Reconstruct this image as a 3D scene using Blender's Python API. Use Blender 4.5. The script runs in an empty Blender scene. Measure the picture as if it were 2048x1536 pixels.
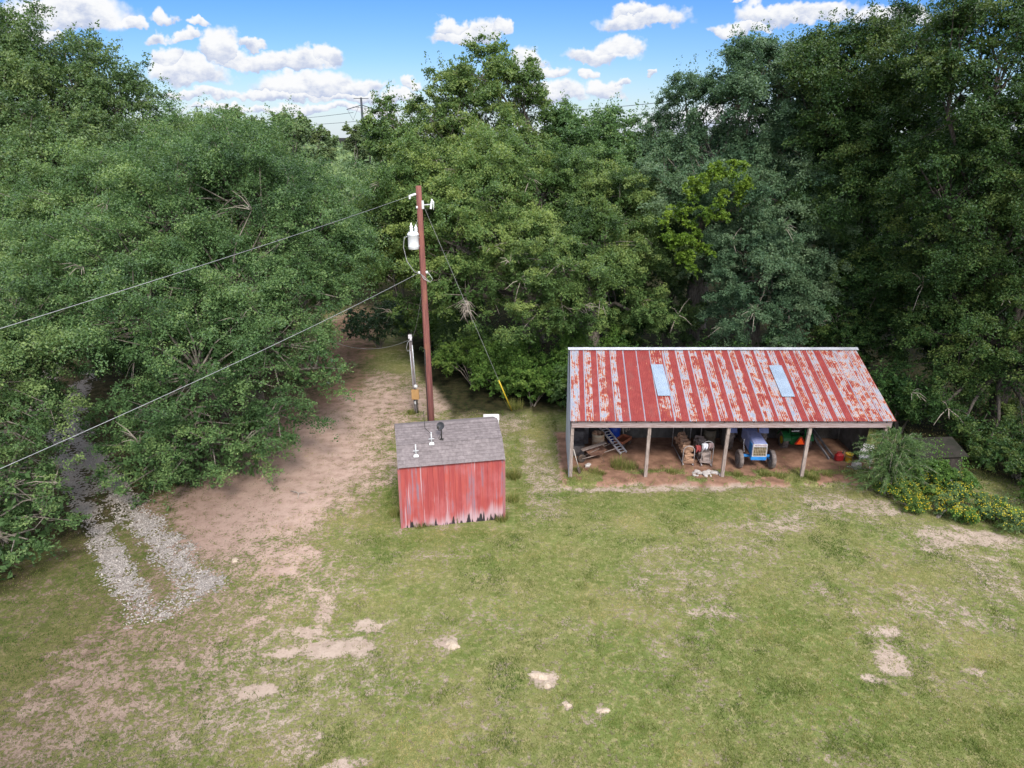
import bpy, math, random
import numpy as np
from mathutils import Vector, Matrix
from math import radians as R, sin, cos, pi

SC = bpy.context.scene
COL = SC.collection
rnd = random.Random(7)
RG = np.random.default_rng(11)

# ------------------------------------------------------------------ camera survey
FPX, PITCH, CAMH = 1384.0, R(19.7), 13.5
_s, _c = sin(PITCH), cos(PITCH)
def _ray(x, y):
    v = (y - 768) / FPX
    return ((x - 1024) / FPX, _c - _s * v, -(_s + _c * v))
def gp(x, y, z=0.0):                       # surveyed point on the ground
    r = _ray(x, y); t = (CAMH - z) / -r[2]
    return (r[0] * t, r[1] * t)
def at(x, y, D):                           # surveyed point at distance D north of the camera
    r = _ray(x, y); t = D / r[1]
    return (r[0] * t, D, CAMH + r[2] * t)

# ------------------------------------------------------------------ object helpers
def tag(o, label=None, cat=None, group=None, kind=None):
    if label: o['label'] = label
    if cat: o['category'] = cat
    if group: o['group'] = group
    if kind: o['kind'] = kind
    return o
def empty(name, loc=(0, 0, 0), rz=0.0, label=None, cat=None, group=None):
    o = bpy.data.objects.new(name, None); COL.objects.link(o)
    o.location = loc; o.rotation_euler = (0, 0, rz); o.empty_display_size = 0.2
    return tag(o, label, cat, group)
def link(name, me, parent=None):
    o = bpy.data.objects.new(name, me); COL.objects.link(o)
    if parent is not None: o.parent = parent
    return o
def copy_thing(root, loc, rz=0.0, scale=None, label=None):
    r = root.copy(); COL.objects.link(r); r.location = loc; r.rotation_euler = (0, 0, rz)
    if scale is not None: r.scale = scale
    if label: r['label'] = label
    for ch in list(root.children):
        c = ch.copy(); COL.objects.link(c); c.parent = r
        for g in list(ch.children):
            d = g.copy(); COL.objects.link(d); d.parent = c
    return r

class MB:
    """collects primitive shapes into ONE mesh"""
    def __init__(s): s.v = []; s.f = []; s.t = []; s.sm = []; s.cur = 0.5
    def add(s, vs, fs, smooth=False):
        b = len(s.v); s.v += [tuple(p) for p in vs]; s.t += [s.cur] * len(vs)
        for f in fs: s.f.append(tuple(b + i for i in f)); s.sm.append(smooth)
    def box(s, c, d, rot=None, bev=0.0, taper=1.0):
        x, y, z = d[0] / 2, d[1] / 2, d[2] / 2
        M = rot if rot is not None else Matrix.Identity(3)
        C = Vector(c)
        if bev <= 0:
            vs = [(-x, -y, -z), (x, -y, -z), (x, y, -z), (-x, y, -z), (-x * taper, -y * taper, z), (x * taper, -y * taper, z), (x * taper, y * taper, z), (-x * taper, y * taper, z)]
            fs = [(0, 3, 2, 1), (4, 5, 6, 7), (0, 1, 5, 4), (1, 2, 6, 5), (2, 3, 7, 6), (3, 0, 4, 7)]
            s.add([C + M @ Vector(p) for p in vs], fs)
        else:
            b = min(bev, x * .9, y * .9, z * .9)
            rings = []
            for zz, ins in ((-z, b), (-z + b, 0), (z - b, 0), (z, b)):
                X, Y = x - ins, y - ins
                q = b
                rings.append([(-X + q, -Y, zz), (X - q, -Y, zz), (X, -Y + q, zz), (X, Y - q, zz), (X - q, Y, zz), (-X + q, Y, zz), (-X, Y - q, zz), (-X, -Y + q, zz)])
            vs = [C + M @ Vector(p) for r_ in rings for p in r_]
            fs = [tuple(range(7, -1, -1)), tuple(range(24, 32))]
            for k in range(3):
                for i in range(8):
                    j = (i + 1) % 8; fs.append((k * 8 + i, k * 8 + j, k * 8 + 8 + j, k * 8 + 8 + i))
            s.add(vs, fs)
    def bar(s, p, q, w, h=None):            # rectangular bar from p to q
        p, q = Vector(p), Vector(q); d = q - p; L = d.length
        M = d.to_track_quat('X', 'Z').to_matrix()
        s.box((p + q) / 2, (L, w, h or w), M)
    def tube(s, pts, rad, n=6, cap=True):
        pts = [Vector(p) for p in pts]
        if not hasattr(rad, '__len__'): rad = [rad] * len(pts)
        vs, fs = [], []
        prev = None
        for i, p in enumerate(pts):
            d = (pts[min(i + 1, len(pts) - 1)] - pts[max(i - 1, 0)])
            if d.length < 1e-9: d = Vector((0, 0, 1))
            d.normalize()
            if prev is None:
                a = d.orthogonal().normalized()
            else:
                a = (prev - d * prev.dot(d))
                a = a.normalized() if a.length > 1e-6 else d.orthogonal().normalized()
            prev = a; b = d.cross(a)
            for k in range(n):
                t = 2 * pi * k / n
                vs.append(p + (a * cos(t) + b * sin(t)) * rad[i])
        for i in range(len(pts) - 1):
            for k in range(n):
                j = (k + 1) % n
                fs.append((i * n + k, i * n + j, i * n + n + j, i * n + n + k))
        if cap:
            fs.append(tuple(range(n - 1, -1, -1))); m = (len(pts) - 1) * n
            fs.append(tuple(range(m, m + n)))
        s.add(vs, fs, n > 5)
    def lathe(s, prof, c=(0, 0, 0), n=20, rot=None):     # prof = [(r, z)...]
        M = rot if rot is not None else Matrix.Identity(3); C = Vector(c)
        vs, fs = [], []
        for r_, z in prof:
            for k in range(n):
                t = 2 * pi * k / n
                vs.append(C + M @ Vector((r_ * cos(t), r_ * sin(t), z)))
        for i in range(len(prof) - 1):
            for k in range(n):
                j = (k + 1) % n
                fs.append((i * n + k, i * n + j, i * n + n + j, i * n + n + k))
        s.add(vs, fs, True)
    def poly(s, pts): s.add(pts, [tuple(range(len(pts)))])
    def prism(s, pts, d):                    # extrude polygon by vector d
        n = len(pts); d = Vector(d)
        vs = [Vector(p) for p in pts] + [Vector(p) + d for p in pts]
        fs = [tuple(range(n - 1, -1, -1)), tuple(range(n, 2 * n))]
        for i in range(n):
            j = (i + 1) % n; fs.append((i, j, n + j, n + i))
        s.add(vs, fs)
    def build(s, name, m, parent=None, org=None):
        me = bpy.data.meshes.new(name)
        v = s.v
        if org is not None: v = [(p[0] - org[0], p[1] - org[1], p[2] - org[2]) for p in v]
        me.from_pydata(v, [], s.f)
        a = me.attributes.new('tint', 'FLOAT', 'POINT'); a.data.foreach_set('value', s.t)
        me.polygons.foreach_set('use_smooth', s.sm)
        me.materials.append(m); me.update()
        return link(name, me, parent)

def rotm(ax, deg): return Matrix.Rotation(R(deg), 3, ax)

# ------------------------------------------------------------------ material helpers
class NT:
    def __init__(s, tree): s.t = tree; s.n = tree.nodes; s.l = tree.links
    def node(s, typ, ins=None, **kw):
        n = s.n.new(typ)
        for k, v in kw.items(): setattr(n, k, v)
        for k, v in (ins or {}).items(): s.set(n.inputs[k], v)
        return n
    def set(s, sock, v):
        if isinstance(v, bpy.types.NodeSocket): s.l.new(v, sock)
        else: sock.default_value = v
    def m(s, op, a, b=0.0, c=None, clamp=False):
        n = s.n.new('ShaderNodeMath'); n.operation = op; n.use_clamp = clamp
        s.set(n.inputs[0], a); s.set(n.inputs[1], b)
        if c is not None: s.set(n.inputs[2], c)
        return n.outputs[0]
    def vm(s, op, a, b=None, c=None):
        n = s.n.new('ShaderNodeVectorMath'); n.operation = op
        s.set(n.inputs[0], a)
        if b is not None: s.set(n.inputs[1], b)
        if c is not None: s.set(n.inputs[2], c)
        return n.outputs['Value'] if op in ('LENGTH', 'DOT_PRODUCT') else n.outputs[0]
    def mix(s, f, a, b, bt='MIX'):
        n = s.n.new('ShaderNodeMix'); n.data_type = 'RGBA'; n.blend_type = bt
        s.set(n.inputs[0], f)
        for i, v in ((6, a), (7, b)): s.set(n.inputs[i], v if isinstance(v, bpy.types.NodeSocket) else (*v, 1.0))
        return n.outputs[2]
    def noise(s, vec, scale, detail=4.0, rough=0.55, dist=0.0):
        n = s.node('ShaderNodeTexNoise', {'Scale': scale, 'Detail': detail, 'Roughness': rough, 'Distortion': dist})
        if vec is not None: s.l.new(vec, n.inputs['Vector'])
        return n.outputs['Fac']
    def ramp(s, f, stops, interp='LINEAR'):
        n = s.n.new('ShaderNodeValToRGB'); n.color_ramp.interpolation = interp
        el = n.color_ramp.elements
        while len(el) < len(stops): el.new(0.5)
        for e, (p, c) in zip(el, stops): e.position = p; e.color = (*c, 1) if len(c) == 3 else c
        s.set(n.inputs[0], f); return n.outputs[0]
    def smooth(s, x, lo, hi):
        n = s.n.new('ShaderNodeMapRange'); n.interpolation_type = 'SMOOTHSTEP'
        s.set(n.inputs[0], x); n.inputs[1].default_value = lo; n.inputs[2].default_value = hi
        return n.outputs[0]
    def attr(s, name): return s.node('ShaderNodeAttribute', attribute_name=name).outputs['Fac']
    def obj(s): return s.node('ShaderNodeTexCoord').outputs['Object']
    def scale(s, vec, sc): return s.vm('MULTIPLY', vec, sc)
    def bump(s, h, strength=0.3, dist=0.02):
        return s.node('ShaderNodeBump', {'Strength': strength, 'Distance': dist, 'Height': h}).outputs[0]

def newmat(name):
    m = bpy.data.materials.new(name); m.use_nodes = True
    t = NT(m.node_tree); b = m.node_tree.nodes['Principled BSDF']
    return m, t, b
def simple(name, c1, c2=None, scale=6.0, rough=0.8, metal=0.0, bump=0.0, stretch=(1, 1, 1), tint=0.0, spec=0.3, detail=5.0):
    m, t, b = newmat(name)
    c2 = c2 or tuple(x * 0.6 for x in c1)
    v = t.scale(t.obj(), stretch)
    f = t.noise(v, scale, detail, 0.62)
    col = t.mix(t.smooth(f, 0.33, 0.68), c2, c1)
    if tint:
        a = t.attr('tint')
        k = t.m('MULTIPLY_ADD', a, tint, 1 - tint / 2)
        col = t.vm('SCALE', col); n = col.node; t.set(n.inputs['Scale'], k)
    t.set(b.inputs['Base Color'], col)
    b.inputs['Roughness'].default_value = rough; b.inputs['Metallic'].default_value = metal
    b.inputs['Specular IOR Level'].default_value = spec
    if bump: t.set(b.inputs['Normal'], t.bump(f, bump, 0.02))
    return m
def leafmat(name, dark, mid, lite, trans=0.45, gloss=0.09):
    m = bpy.data.materials.new(name); m.use_nodes = True
    t = NT(m.node_tree); t.n.clear()
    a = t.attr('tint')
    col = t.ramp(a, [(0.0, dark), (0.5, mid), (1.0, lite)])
    rn = t.node('ShaderNodeObjectInfo').outputs['Random']
    hs = t.node('ShaderNodeHueSaturation', {'Hue': t.m('MULTIPLY_ADD', rn, 0.012, 0.496), 'Saturation': 1.0, 'Value': t.m('MULTIPLY_ADD', rn, 0.2, 0.9), 'Fac': 1.0, 'Color': col}).outputs[0]
    d = t.node('ShaderNodeBsdfDiffuse', {'Color': hs}).outputs[0]
    tc = t.mix(1.0, hs, (1.0, 1.0, 0.55), 'MULTIPLY')
    tr = t.node('ShaderNodeBsdfTranslucent', {'Color': tc}).outputs[0]
    mx = t.node('ShaderNodeMixShader', {0: trans}); t.l.new(d, mx.inputs[1]); t.l.new(tr, mx.inputs[2])
    g = t.node('ShaderNodeBsdfGlossy', {'Color': (0.9, 0.95, 1.0, 1), 'Roughness': 0.42}).outputs[0]
    fr = t.node('ShaderNodeFresnel', {'IOR': 1.35}).outputs[0]
    m2 = t.node('ShaderNodeMixShader', {0: t.m('MULTIPLY', fr, gloss)}); t.l.new(mx.outputs[0], m2.inputs[1]); t.l.new(g, m2.inputs[2])
    o = t.node('ShaderNodeOutputMaterial'); t.l.new(m2.outputs[0], o.inputs[0])
    return m

# ------------------------------------------------------------------ numpy value noise
_LAT = np.random.default_rng(5).random((256, 256)).astype(np.float64)
def vnoise(x, y, scale):
    x = np.asarray(x) * scale + 57.3; y = np.asarray(y) * scale + 31.7
    xi = np.floor(x).astype(int); yi = np.floor(y).astype(int); fx = x - xi; fy = y - yi
    fx = fx * fx * (3 - 2 * fx); fy = fy * fy * (3 - 2 * fy)
    a = _LAT[xi & 255, yi & 255]; b = _LAT[(xi + 1) & 255, yi & 255]; c = _LAT[xi & 255, (yi + 1) & 255]; d = _LAT[(xi + 1) & 255, (yi + 1) & 255]
    return (a * (1 - fx) + b * fx) * (1 - fy) + (c * (1 - fx) + d * fx) * fy
def fbm(x, y, scale, oct=4):
    r = 0; w = 0; a = 1.0
    for k in range(oct):
        r = r + a * vnoise(np.asarray(x) + 13.1 * k, np.asarray(y) - 7.7 * k, scale * 2.03 ** k); w += a; a *= 0.55
    return r / w
def sstep(x, lo, hi):
    t = np.clip((x - lo) / (hi - lo), 0, 1); return t * t * (3 - 2 * t)

# ================================================================== GROUND
PAD = (2.1, 15.7, 25.35, 30.4)                       # raised earth pad of the pole barn
def ground_z(x, y):
    x = np.asarray(x, float); y = np.asarray(y, float)
    z = (fbm(x, y, 0.22, 2) - 0.5) * 0.16 + (fbm(x, y, 1.3, 2) - 0.5) * 0.035
    n = (fbm(x, y, 1.6, 3) - 0.5) * 0.5
    px = sstep(x, PAD[0] - .3, PAD[0]) * (1 - sstep(x, PAD[1] - 1.5, PAD[1] + 1.2))
    py = sstep(y + n * .6, PAD[2] - .14, PAD[2] + .04) * (1 - sstep(y, PAD[3], PAD[3] + .8))
    pad = px * py
    return z * (1 - 0.8 * pad) + 0.10 * pad
def gz(x, y): return float(ground_z(x, y))

# bare-soil map: (pixel x, pixel y, rx, ry, level) surveyed from the aerial view, turned into ground ellipses
BARE = [(903, 1290, 26, 15, .95), (1081, 1356, 27, 17, .98), (1208, 1420, 13, 10, .9), (1136, 1408, 18, 16, .78), (1195, 1440, 40, 18, .6), (560, 930, 190, 120, .97), (640, 840, 130, 75, .86), (470, 1010, 140, 45, .95), (700, 900, 75, 80, .74), (700, 690, 55, 85, .78), (690, 640, 40, 30, .8),
        (830, 805, 120, 32, .80), (740, 780, 80, 40, .72), (900, 800, 60, 28, .66), (580, 1125, 75, 22, .78), (540, 1142, 32, 10, .95), (600, 1100, 45, 9, .86),
        (660, 1298, 62, 22, .97), (690, 1302, 40, 14, 1), (575, 1310, 28, 15, .95), (625, 1262, 34, 14, .9), (540, 1383, 46, 19, .98), (480, 1385, 30, 11, .85),
        (665, 1195, 20, 40, .78), (500, 1250, 60, 20, .7), (430, 1350, 300, 150, .60), (230, 1310, 120, 70, .64), (120, 1440, 160, 80, .68), (620, 1470, 60, 25, .72),
        (760, 1250, 40, 14, .85), (700, 1530, 40, 14, .9), (450, 1180, 180, 60, .6), (330, 1210, 110, 50, .6), (640, 1150, 100, 60, .62), (350, 1430, 140, 60, .34),
        (1075, 960, 50, 60, .64), (1060, 900, 30, 30, .6), (1100, 1010, 30, 20, .62),
        (1560, 1040, 80, 22, .66), (1720, 1010, 110, 22, .70), (1960, 1085, 110, 20, .82), (1880, 1065, 60, 12, .78), (1500, 1055, 40, 8, .62),
        (1790, 1330, 24, 36, .93), (1740, 1262, 40, 14, .74), (1770, 1365, 28, 10, .9), (1450, 1230, 60, 9, .74), (1420, 1240, 20, 30, .6), (1940, 1342, 30, 9, .72), (1900, 1230, 90, 50, .58), (1990, 1150, 80, 40, .6),
        (1350, 1150, 120, 60, .52), (1180, 1270, 90, 30, .54), (1000, 1240, 60, 22, .5), (1260, 980, 160, 5, .8), (1430, 972, 140, 5, .85), (770, 830, 40, 25, .7), (1010, 845, 60, 18, .66), (920, 1020, 130, 8, .6)]
LUSH = [(1580, 1340, 190, 120, .5), (900, 1075, 120, 20, .55), (1330, 1010, 200, 22, .4), (1450, 1420, 320, 90, .35), (785, 1010, 26, 60, .5), (1120, 1000, 60, 20, .2), (1650, 1420, 90, 40, .5), (1030, 970, 22, 90, .5), (1240, 1330, 170, 110, .25), (1900, 1480, 200, 60, .35), (760, 1110, 70, 30, .35), (1000, 1130, 130, 40, .3), (820, 826, 22, 6, .5)]
_WC = {}
def warps(x, y):
    k = id(x)
    if _WC.get('k') != k or _WC['x'] is not x:
        _WC.update(k=k, x=x, a=(fbm(x, y, .8, 4) - .5), b=(fbm(y + 40, x, .8, 4) - .5), c=(fbm(x, y, 3.1, 3) - .5))
    return _WC['a'], _WC['b'], _WC['c']
def ell(x, y, e):
    cx, cy = gp(e[0], e[1]); ax = abs(gp(e[0] + e[2], e[1])[0] - cx)
    ay = max(abs(gp(e[0], e[1] - e[3])[1] - cy), abs(gp(e[0], e[1] + e[3])[1] - cy))
    A, B, C = warps(x, y)
    wx = x + A * 2.6 * min(1, ax) + C * .7 * min(1, ax); wy = y + B * 2.6 * min(1, ay) + C * .7 * min(1, ay)
    return np.clip(1.45 - np.sqrt(((wx - cx) / ax) ** 2 + ((wy - cy) / ay) ** 2), 0, 1)
# gravel wheel tracks, pixel polylines with half widths (metres)
TRACKS = [([(292, 1232), (262, 1185), (228, 1130), (200, 1070), (165, 1000), (130, 920), (110, 860)], .36),
          ([(408, 1172), (372, 1130), (322, 1082), (280, 1035), (235, 985), (190, 920), (150, 865), (140, 800)], .48),
          ([(292, 1232), (340, 1215), (405, 1175)], .42)]
TRK = [([gp(*p) for p in pl], w) for pl, w in TRACKS]
TRK[0][0].append((-24.5, 33.0)); TRK[1][0].append((-25.5, 40.0)); TRK[0][0].append((-29, 42.0))
def track_mask(x, y):
    m = np.full_like(x, -9.0)
    for pl, w in TRK:
        d = np.full_like(x, 1e9)
        for (ax, ay), (bx, by) in zip(pl, pl[1:]):
            t = np.clip(((x - ax) * (bx - ax) + (y - ay) * (by - ay)) / ((bx - ax) ** 2 + (by - ay) ** 2), 0, 1)
            d = np.minimum(d, np.hypot(x - ax - t * (bx - ax), y - ay - t * (by - ay)))
        m = np.maximum(m, 1 - d / (w * 1.6))
    return m
def masks(x, y):
    bare = np.full_like(x, .40) + (fbm(x, y, .35, 4) - .5) * .5
    for e in BARE:
        k = ell(x, y, e); k = sstep(k, 0.0, .95); bare = bare + (np.maximum(e[4], bare) - bare) * k
    lush = np.zeros_like(x)
    for e in LUSH:
        k = sstep(ell(x, y, e), 0, .9) * e[4]; lush = np.maximum(lush, k)
    bare = bare * (1 - .75 * lush)
    inside = sstep(x, PAD[0] - .2, PAD[0] + .1) * (1 - sstep(x, PAD[1] - .6, PAD[1] + .4)) * sstep(y + (fbm(x, y, 1.5, 3) - .5) * .9, PAD[2] - .2, PAD[2] + .1) * (1 - sstep(y, PAD[3], PAD[3] + .5))
    weeds = sstep(fbm(x, y, 1.1, 3), .44, .58) * (1 - sstep(y, 26.2, 26.9))
    bare = bare * (1 - inside) + inside * np.clip(1 - weeds * .75, 0, 1)
    # forest floor
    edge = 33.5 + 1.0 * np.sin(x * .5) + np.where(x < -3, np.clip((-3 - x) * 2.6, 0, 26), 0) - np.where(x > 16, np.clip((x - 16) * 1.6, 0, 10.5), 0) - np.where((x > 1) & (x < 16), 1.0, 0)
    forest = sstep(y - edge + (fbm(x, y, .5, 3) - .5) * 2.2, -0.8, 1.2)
    left = sstep(-x - 14.6 + (y - 20) * .32 - (fbm(x, y, .7, 3) - .5) * 3, 0, 2.2) * sstep(y, 15.5, 19) * (1 - sstep(y, 40, 44))  # tree shade at the left, painted into the ground colour
    dirt = sstep(ell(x, y, (560, 900, 260, 170, 1)), 0, .5)
    dirt = np.maximum(dirt, sstep(ell(x, y, (690, 690, 60, 90, 1)), 0, .5) * 1.0)
    dirt = np.maximum(dirt, sstep(ell(x, y, (840, 800, 130, 40, 1)), 0, .5) * .8)
    red = np.maximum(inside, sstep(ell(x, y, (700, 690, 70, 80, 1)), 0, .6) * .85)
    return dict(bare=np.clip(bare, 0, 1), lush=lush, forest=forest, shade=left, dirt=np.maximum(dirt, inside), red=red)

def axis(lo, hi, step, far, grow):
    a = list(np.arange(lo, hi + 1e-6, step)); s = step; p = a[-1]
    while p < far: s *= grow; p += s; a.append(p)
    s = step; p = a[0]; pre = []
    while p > -far: s *= grow; p -= s; pre.append(p)
    return np.array(pre[::-1] + a)
gx = axis(-22, 22, .11, 6000, 1.35); gy = axis(10.5, 40, .11, 6000, 1.35)
GX, GY = np.meshgrid(gx, gy)
def grid_mesh(name, GX, GY, GZ, attrs, keep=None):
    ny, nx = GX.shape
    v = np.stack([GX, GY, GZ], -1).reshape(-1, 3)
    i = np.arange(ny * nx).reshape(ny, nx)
    q = np.stack([i[:-1, :-1], i[:-1, 1:], i[1:, 1:], i[1:, :-1]], -1).reshape(-1, 4)
    if keep is not None:
        q = q[keep.reshape(-1)]
        u, inv = np.unique(q, return_inverse=True); q = inv.reshape(-1, 4); v = v[u]; attrs = {k: a.reshape(-1)[u] for k, a in attrs.items()}
    return poly_mesh(name, v, q, {k: a.reshape(-1) for k, a in attrs.items()})
def poly_mesh(name, v, q, attrs=None, smooth=True):
    me = bpy.data.meshes.new(name); k = q.shape[1]
    me.vertices.add(len(v)); me.vertices.foreach_set('co', np.ascontiguousarray(v, np.float32).ravel())
    me.loops.add(q.size); me.loops.foreach_set('vertex_index', np.ascontiguousarray(q, np.int32).ravel())
    me.polygons.add(len(q)); me.polygons.foreach_set('loop_start', np.arange(0, q.size, k, dtype=np.int32))
    me.polygons.foreach_set('loop_total', np.full(len(q), k, np.int32))
    me.polygons.foreach_set('use_smooth', np.full(len(q), smooth, bool))
    for n, a in (attrs or {}).items():
        at_ = me.attributes.new(n, 'FLOAT', 'POINT'); at_.data.foreach_set('value', np.ascontiguousarray(a, np.float32))
    me.update(calc_edges=True); return me
MK = masks(GX, GY)
far = np.hypot(GX, GY - 20)
GZ = ground_z(GX, GY) * (1 - sstep(far, 30, 60))
def ground_material():
    m, t, b = newmat('lawn_and_soil')
    P = t.node('ShaderNodeNewGeometry').outputs['Position']
    bare, lush, forest, shade, dirt, red = [t.attr(k) for k in ('bare', 'lush', 'forest', 'shade', 'dirt', 'red')]
    fine = t.noise(P, 9.0, 6, .68); mid = t.noise(P, 2.1, 5, .6); big = t.noise(P, .5, 3, .5); vf = t.noise(P, 45.0, 3, .7)
    # grass
    g = t.mix(t.smooth(mid, .35, .66), (.125, .168, .044), (.205, .240, .078))
    g = t.mix(t.smooth(big, .36, .62), g, t.mix(.6, g, (.25, .24, .10)))
    g = t.mix(t.m('MULTIPLY', lush, .9), g, t.mix(mid, (.092, .150, .030), (.150, .215, .056)))
    dk = t.m('MULTIPLY', t.smooth(t.noise(P, 1.15, 4, .6, .4), .56, .66), t.smooth(big, .42, .6))
    g = t.mix(t.m('MULTIPLY', dk, .28), g, (.055, .095, .028))
    straw = t.smooth(t.noise(P, 5.2, 5, .7), .47, .66)
    g = t.mix(t.m('MULTIPLY', straw, .55), g, (.42, .36, .20))
    g = t.mix(t.m('MULTIPLY', t.smooth(vf, .45, .75), .35), g, (.050, .070, .022))
    # soil
    sand = t.mix(t.smooth(mid, .3, .7), (.36, .285, .232), (.475, .39, .325))
    soil = t.mix(t.smooth(mid, .35, .65), (.40, .285, .240), (.53, .40, .34))
    rs = t.mix(t.smooth(mid, .3, .7), (.19, .105, .075), (.36, .215, .15))
    s = t.mix(dirt, sand, soil); s = t.mix(red, s, rs)
    litter = t.m('MULTIPLY', t.smooth(fine, .52, .66), .6)
    s = t.mix(t.m('MULTIPLY', litter, t.m('SUBTRACT', 1.25, bare)), s, (.12, .085, .05))
    s = t.mix(t.m('MULTIPLY', t.smooth(vf, .55, .75), .35), s, (.15, .10, .07))
    n = t.m('ADD', t.m('MULTIPLY', fine, .70), t.m('MULTIPLY', mid, .30))
    k = t.m('SUBTRACT', t.m('ADD', bare, t.m('MULTIPLY', t.m('SUBTRACT', n, .5), 3.4)), .60)
    k = t.smooth(k, -.16, .20)
    col = t.mix(k, g, s)
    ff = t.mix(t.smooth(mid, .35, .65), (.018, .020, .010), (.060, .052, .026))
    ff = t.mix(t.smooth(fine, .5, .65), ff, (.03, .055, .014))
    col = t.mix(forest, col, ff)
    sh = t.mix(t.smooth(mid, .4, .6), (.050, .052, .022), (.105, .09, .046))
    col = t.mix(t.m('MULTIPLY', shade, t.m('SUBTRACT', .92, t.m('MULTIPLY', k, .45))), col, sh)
    sx_ = t.node('ShaderNodeSeparateXYZ'); t.l.new(P, sx_.inputs[0])          # shade toward the left edge of the yard, painted as darker soil
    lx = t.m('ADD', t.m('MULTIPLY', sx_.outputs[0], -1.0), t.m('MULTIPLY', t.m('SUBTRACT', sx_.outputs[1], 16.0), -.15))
    edge_shade = t.m('MULTIPLY', t.smooth(t.m('ADD', lx, t.m('MULTIPLY', t.m('SUBTRACT', mid, .5), 5)), 5.0, 12.5), .78)
    col = t.mix(edge_shade, col, t.vm('MULTIPLY', col, (.46, .42, .40)))
    col = t.vm('MULTIPLY', col, (.93, .91, .90))
    t.set(b.inputs['Base Color'], col); b.inputs['Roughness'].default_value = .95; b.inputs['Specular IOR Level'].default_value = .1
    hgt = t.m('ADD', t.m('MULTIPLY', fine, t.m('SUBTRACT', 1.15, k)), t.m('MULTIPLY', vf, .35))
    t.set(b.inputs['Normal'], t.bump(hgt, .75, .06))
    return m
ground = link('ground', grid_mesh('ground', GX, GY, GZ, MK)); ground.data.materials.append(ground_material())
tag(ground, 'mown lawn with bare sandy patches running back under the trees', 'ground', kind='structure')

# gravel driveway: jagged sheet 6 mm above the ground
dx = np.arange(-30, -8, .07); dy = np.arange(16, 42, .07)
DX, DY = np.meshgrid(dx, dy)
TM = track_mask(DX, DY)
def drive_keep():
    cx = DX[:-1, :-1] + .035; cy = DY[:-1, :-1] + .035
    tm = track_mask(cx, cy)
    n = fbm(cx, cy, 2.6, 4) * .75 + RG.random(cx.shape) * .25
    n2 = fbm(cx + 9, cy - 4, 1.1, 3)
    return (tm + (n - .5) * 2.0 + (n2 - .5) * 1.6 + (RG.random(cx.shape) - .5) * .8 - .45 * (1 - sstep(cy + cx * .12, 15.6, 17.6)) > .46) & (tm > .05)
mg, tg, bg = newmat('pale_gravel')
P = tg.node('ShaderNodeNewGeometry').outputs['Position']
vor = tg.node('ShaderNodeTexVoronoi', {'Scale': 22.0}); tg.l.new(P, vor.inputs['Vector'])
c = tg.mix(tg.smooth(tg.noise(P, 30, 3, .7), .3, .7), (.16, .138, .122), (.38, .345, .32))
c = tg.mix(tg.m('MULTIPLY', tg.smooth(tg.noise(P, 3.0, 4, .6), .5, .7), .6), c, (.19, .145, .11))
tg.set(bg.inputs['Base Color'], c); bg.inputs['Roughness'].default_value = .9
tg.set(bg.inputs['Normal'], tg.bump(vor.outputs['Distance'], .8, .05))
drive = link('driveway', grid_mesh('driveway', DX, DY, ground_z(DX, DY) + .008, {}, drive_keep()))
drive.data.materials.append(mg); tag(drive, 'two pale gravel wheel tracks curving under the oaks', 'driveway', kind='structure')

# loose stones on the driveway (uncountable)
def stones(n):
    x = RG.uniform(-16, -8.5, n * 4); y = RG.uniform(16.3, 26, n * 4)
    tm = track_mask(x, y); k = (tm + (fbm(x, y, 2.6, 4) - .5) * 1.5 + (RG.random(len(x)) - .5) * .5 > .30) & (tm > -.12)
    x, y = x[k][:n], y[k][:n]; n = len(x); z = ground_z(x, y)
    r = RG.uniform(.014, .038, n)
    o = np.array([[1, 0, 0], [0, 1, 0], [-1, 0, 0], [0, -1, 0], [0, 0, .8], [0, 0, -.5]])
    a = RG.uniform(0, 6.28, n)
    v = np.zeros((n, 6, 3))
    for i in range(6):
        jx = o[i, 0] * r * RG.uniform(.7, 1.4, n); jy = o[i, 1] * r * RG.uniform(.7, 1.4, n)
        v[:, i, 0] = x + jx * np.cos(a) - jy * np.sin(a); v[:, i, 1] = y + jx * np.sin(a) + jy * np.cos(a); v[:, i, 2] = z + .012 + o[i, 2] * r
    f = np.array([[0, 1, 4], [1, 2, 4], [2, 3, 4], [3, 0, 4], [1, 0, 5], [2, 1, 5], [3, 2, 5], [0, 3, 5]])
    q = (np.arange(n)[:, None, None] * 6 + f[None]).reshape(-1, 3)
    return poly_mesh('gravel', v.reshape(-1, 3), q, {'tint': np.repeat(RG.random(n), 6)}, False)
gv = link('gravel', stones(4200)); gv.data.materials.append(simple('gravel_stone', (.36, .33, .305), (.18, .155, .14), 5, .9, tint=.7))
tag(gv, 'loose pale gravel scattered along the driveway tracks', 'gravel', kind='stuff')

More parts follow.
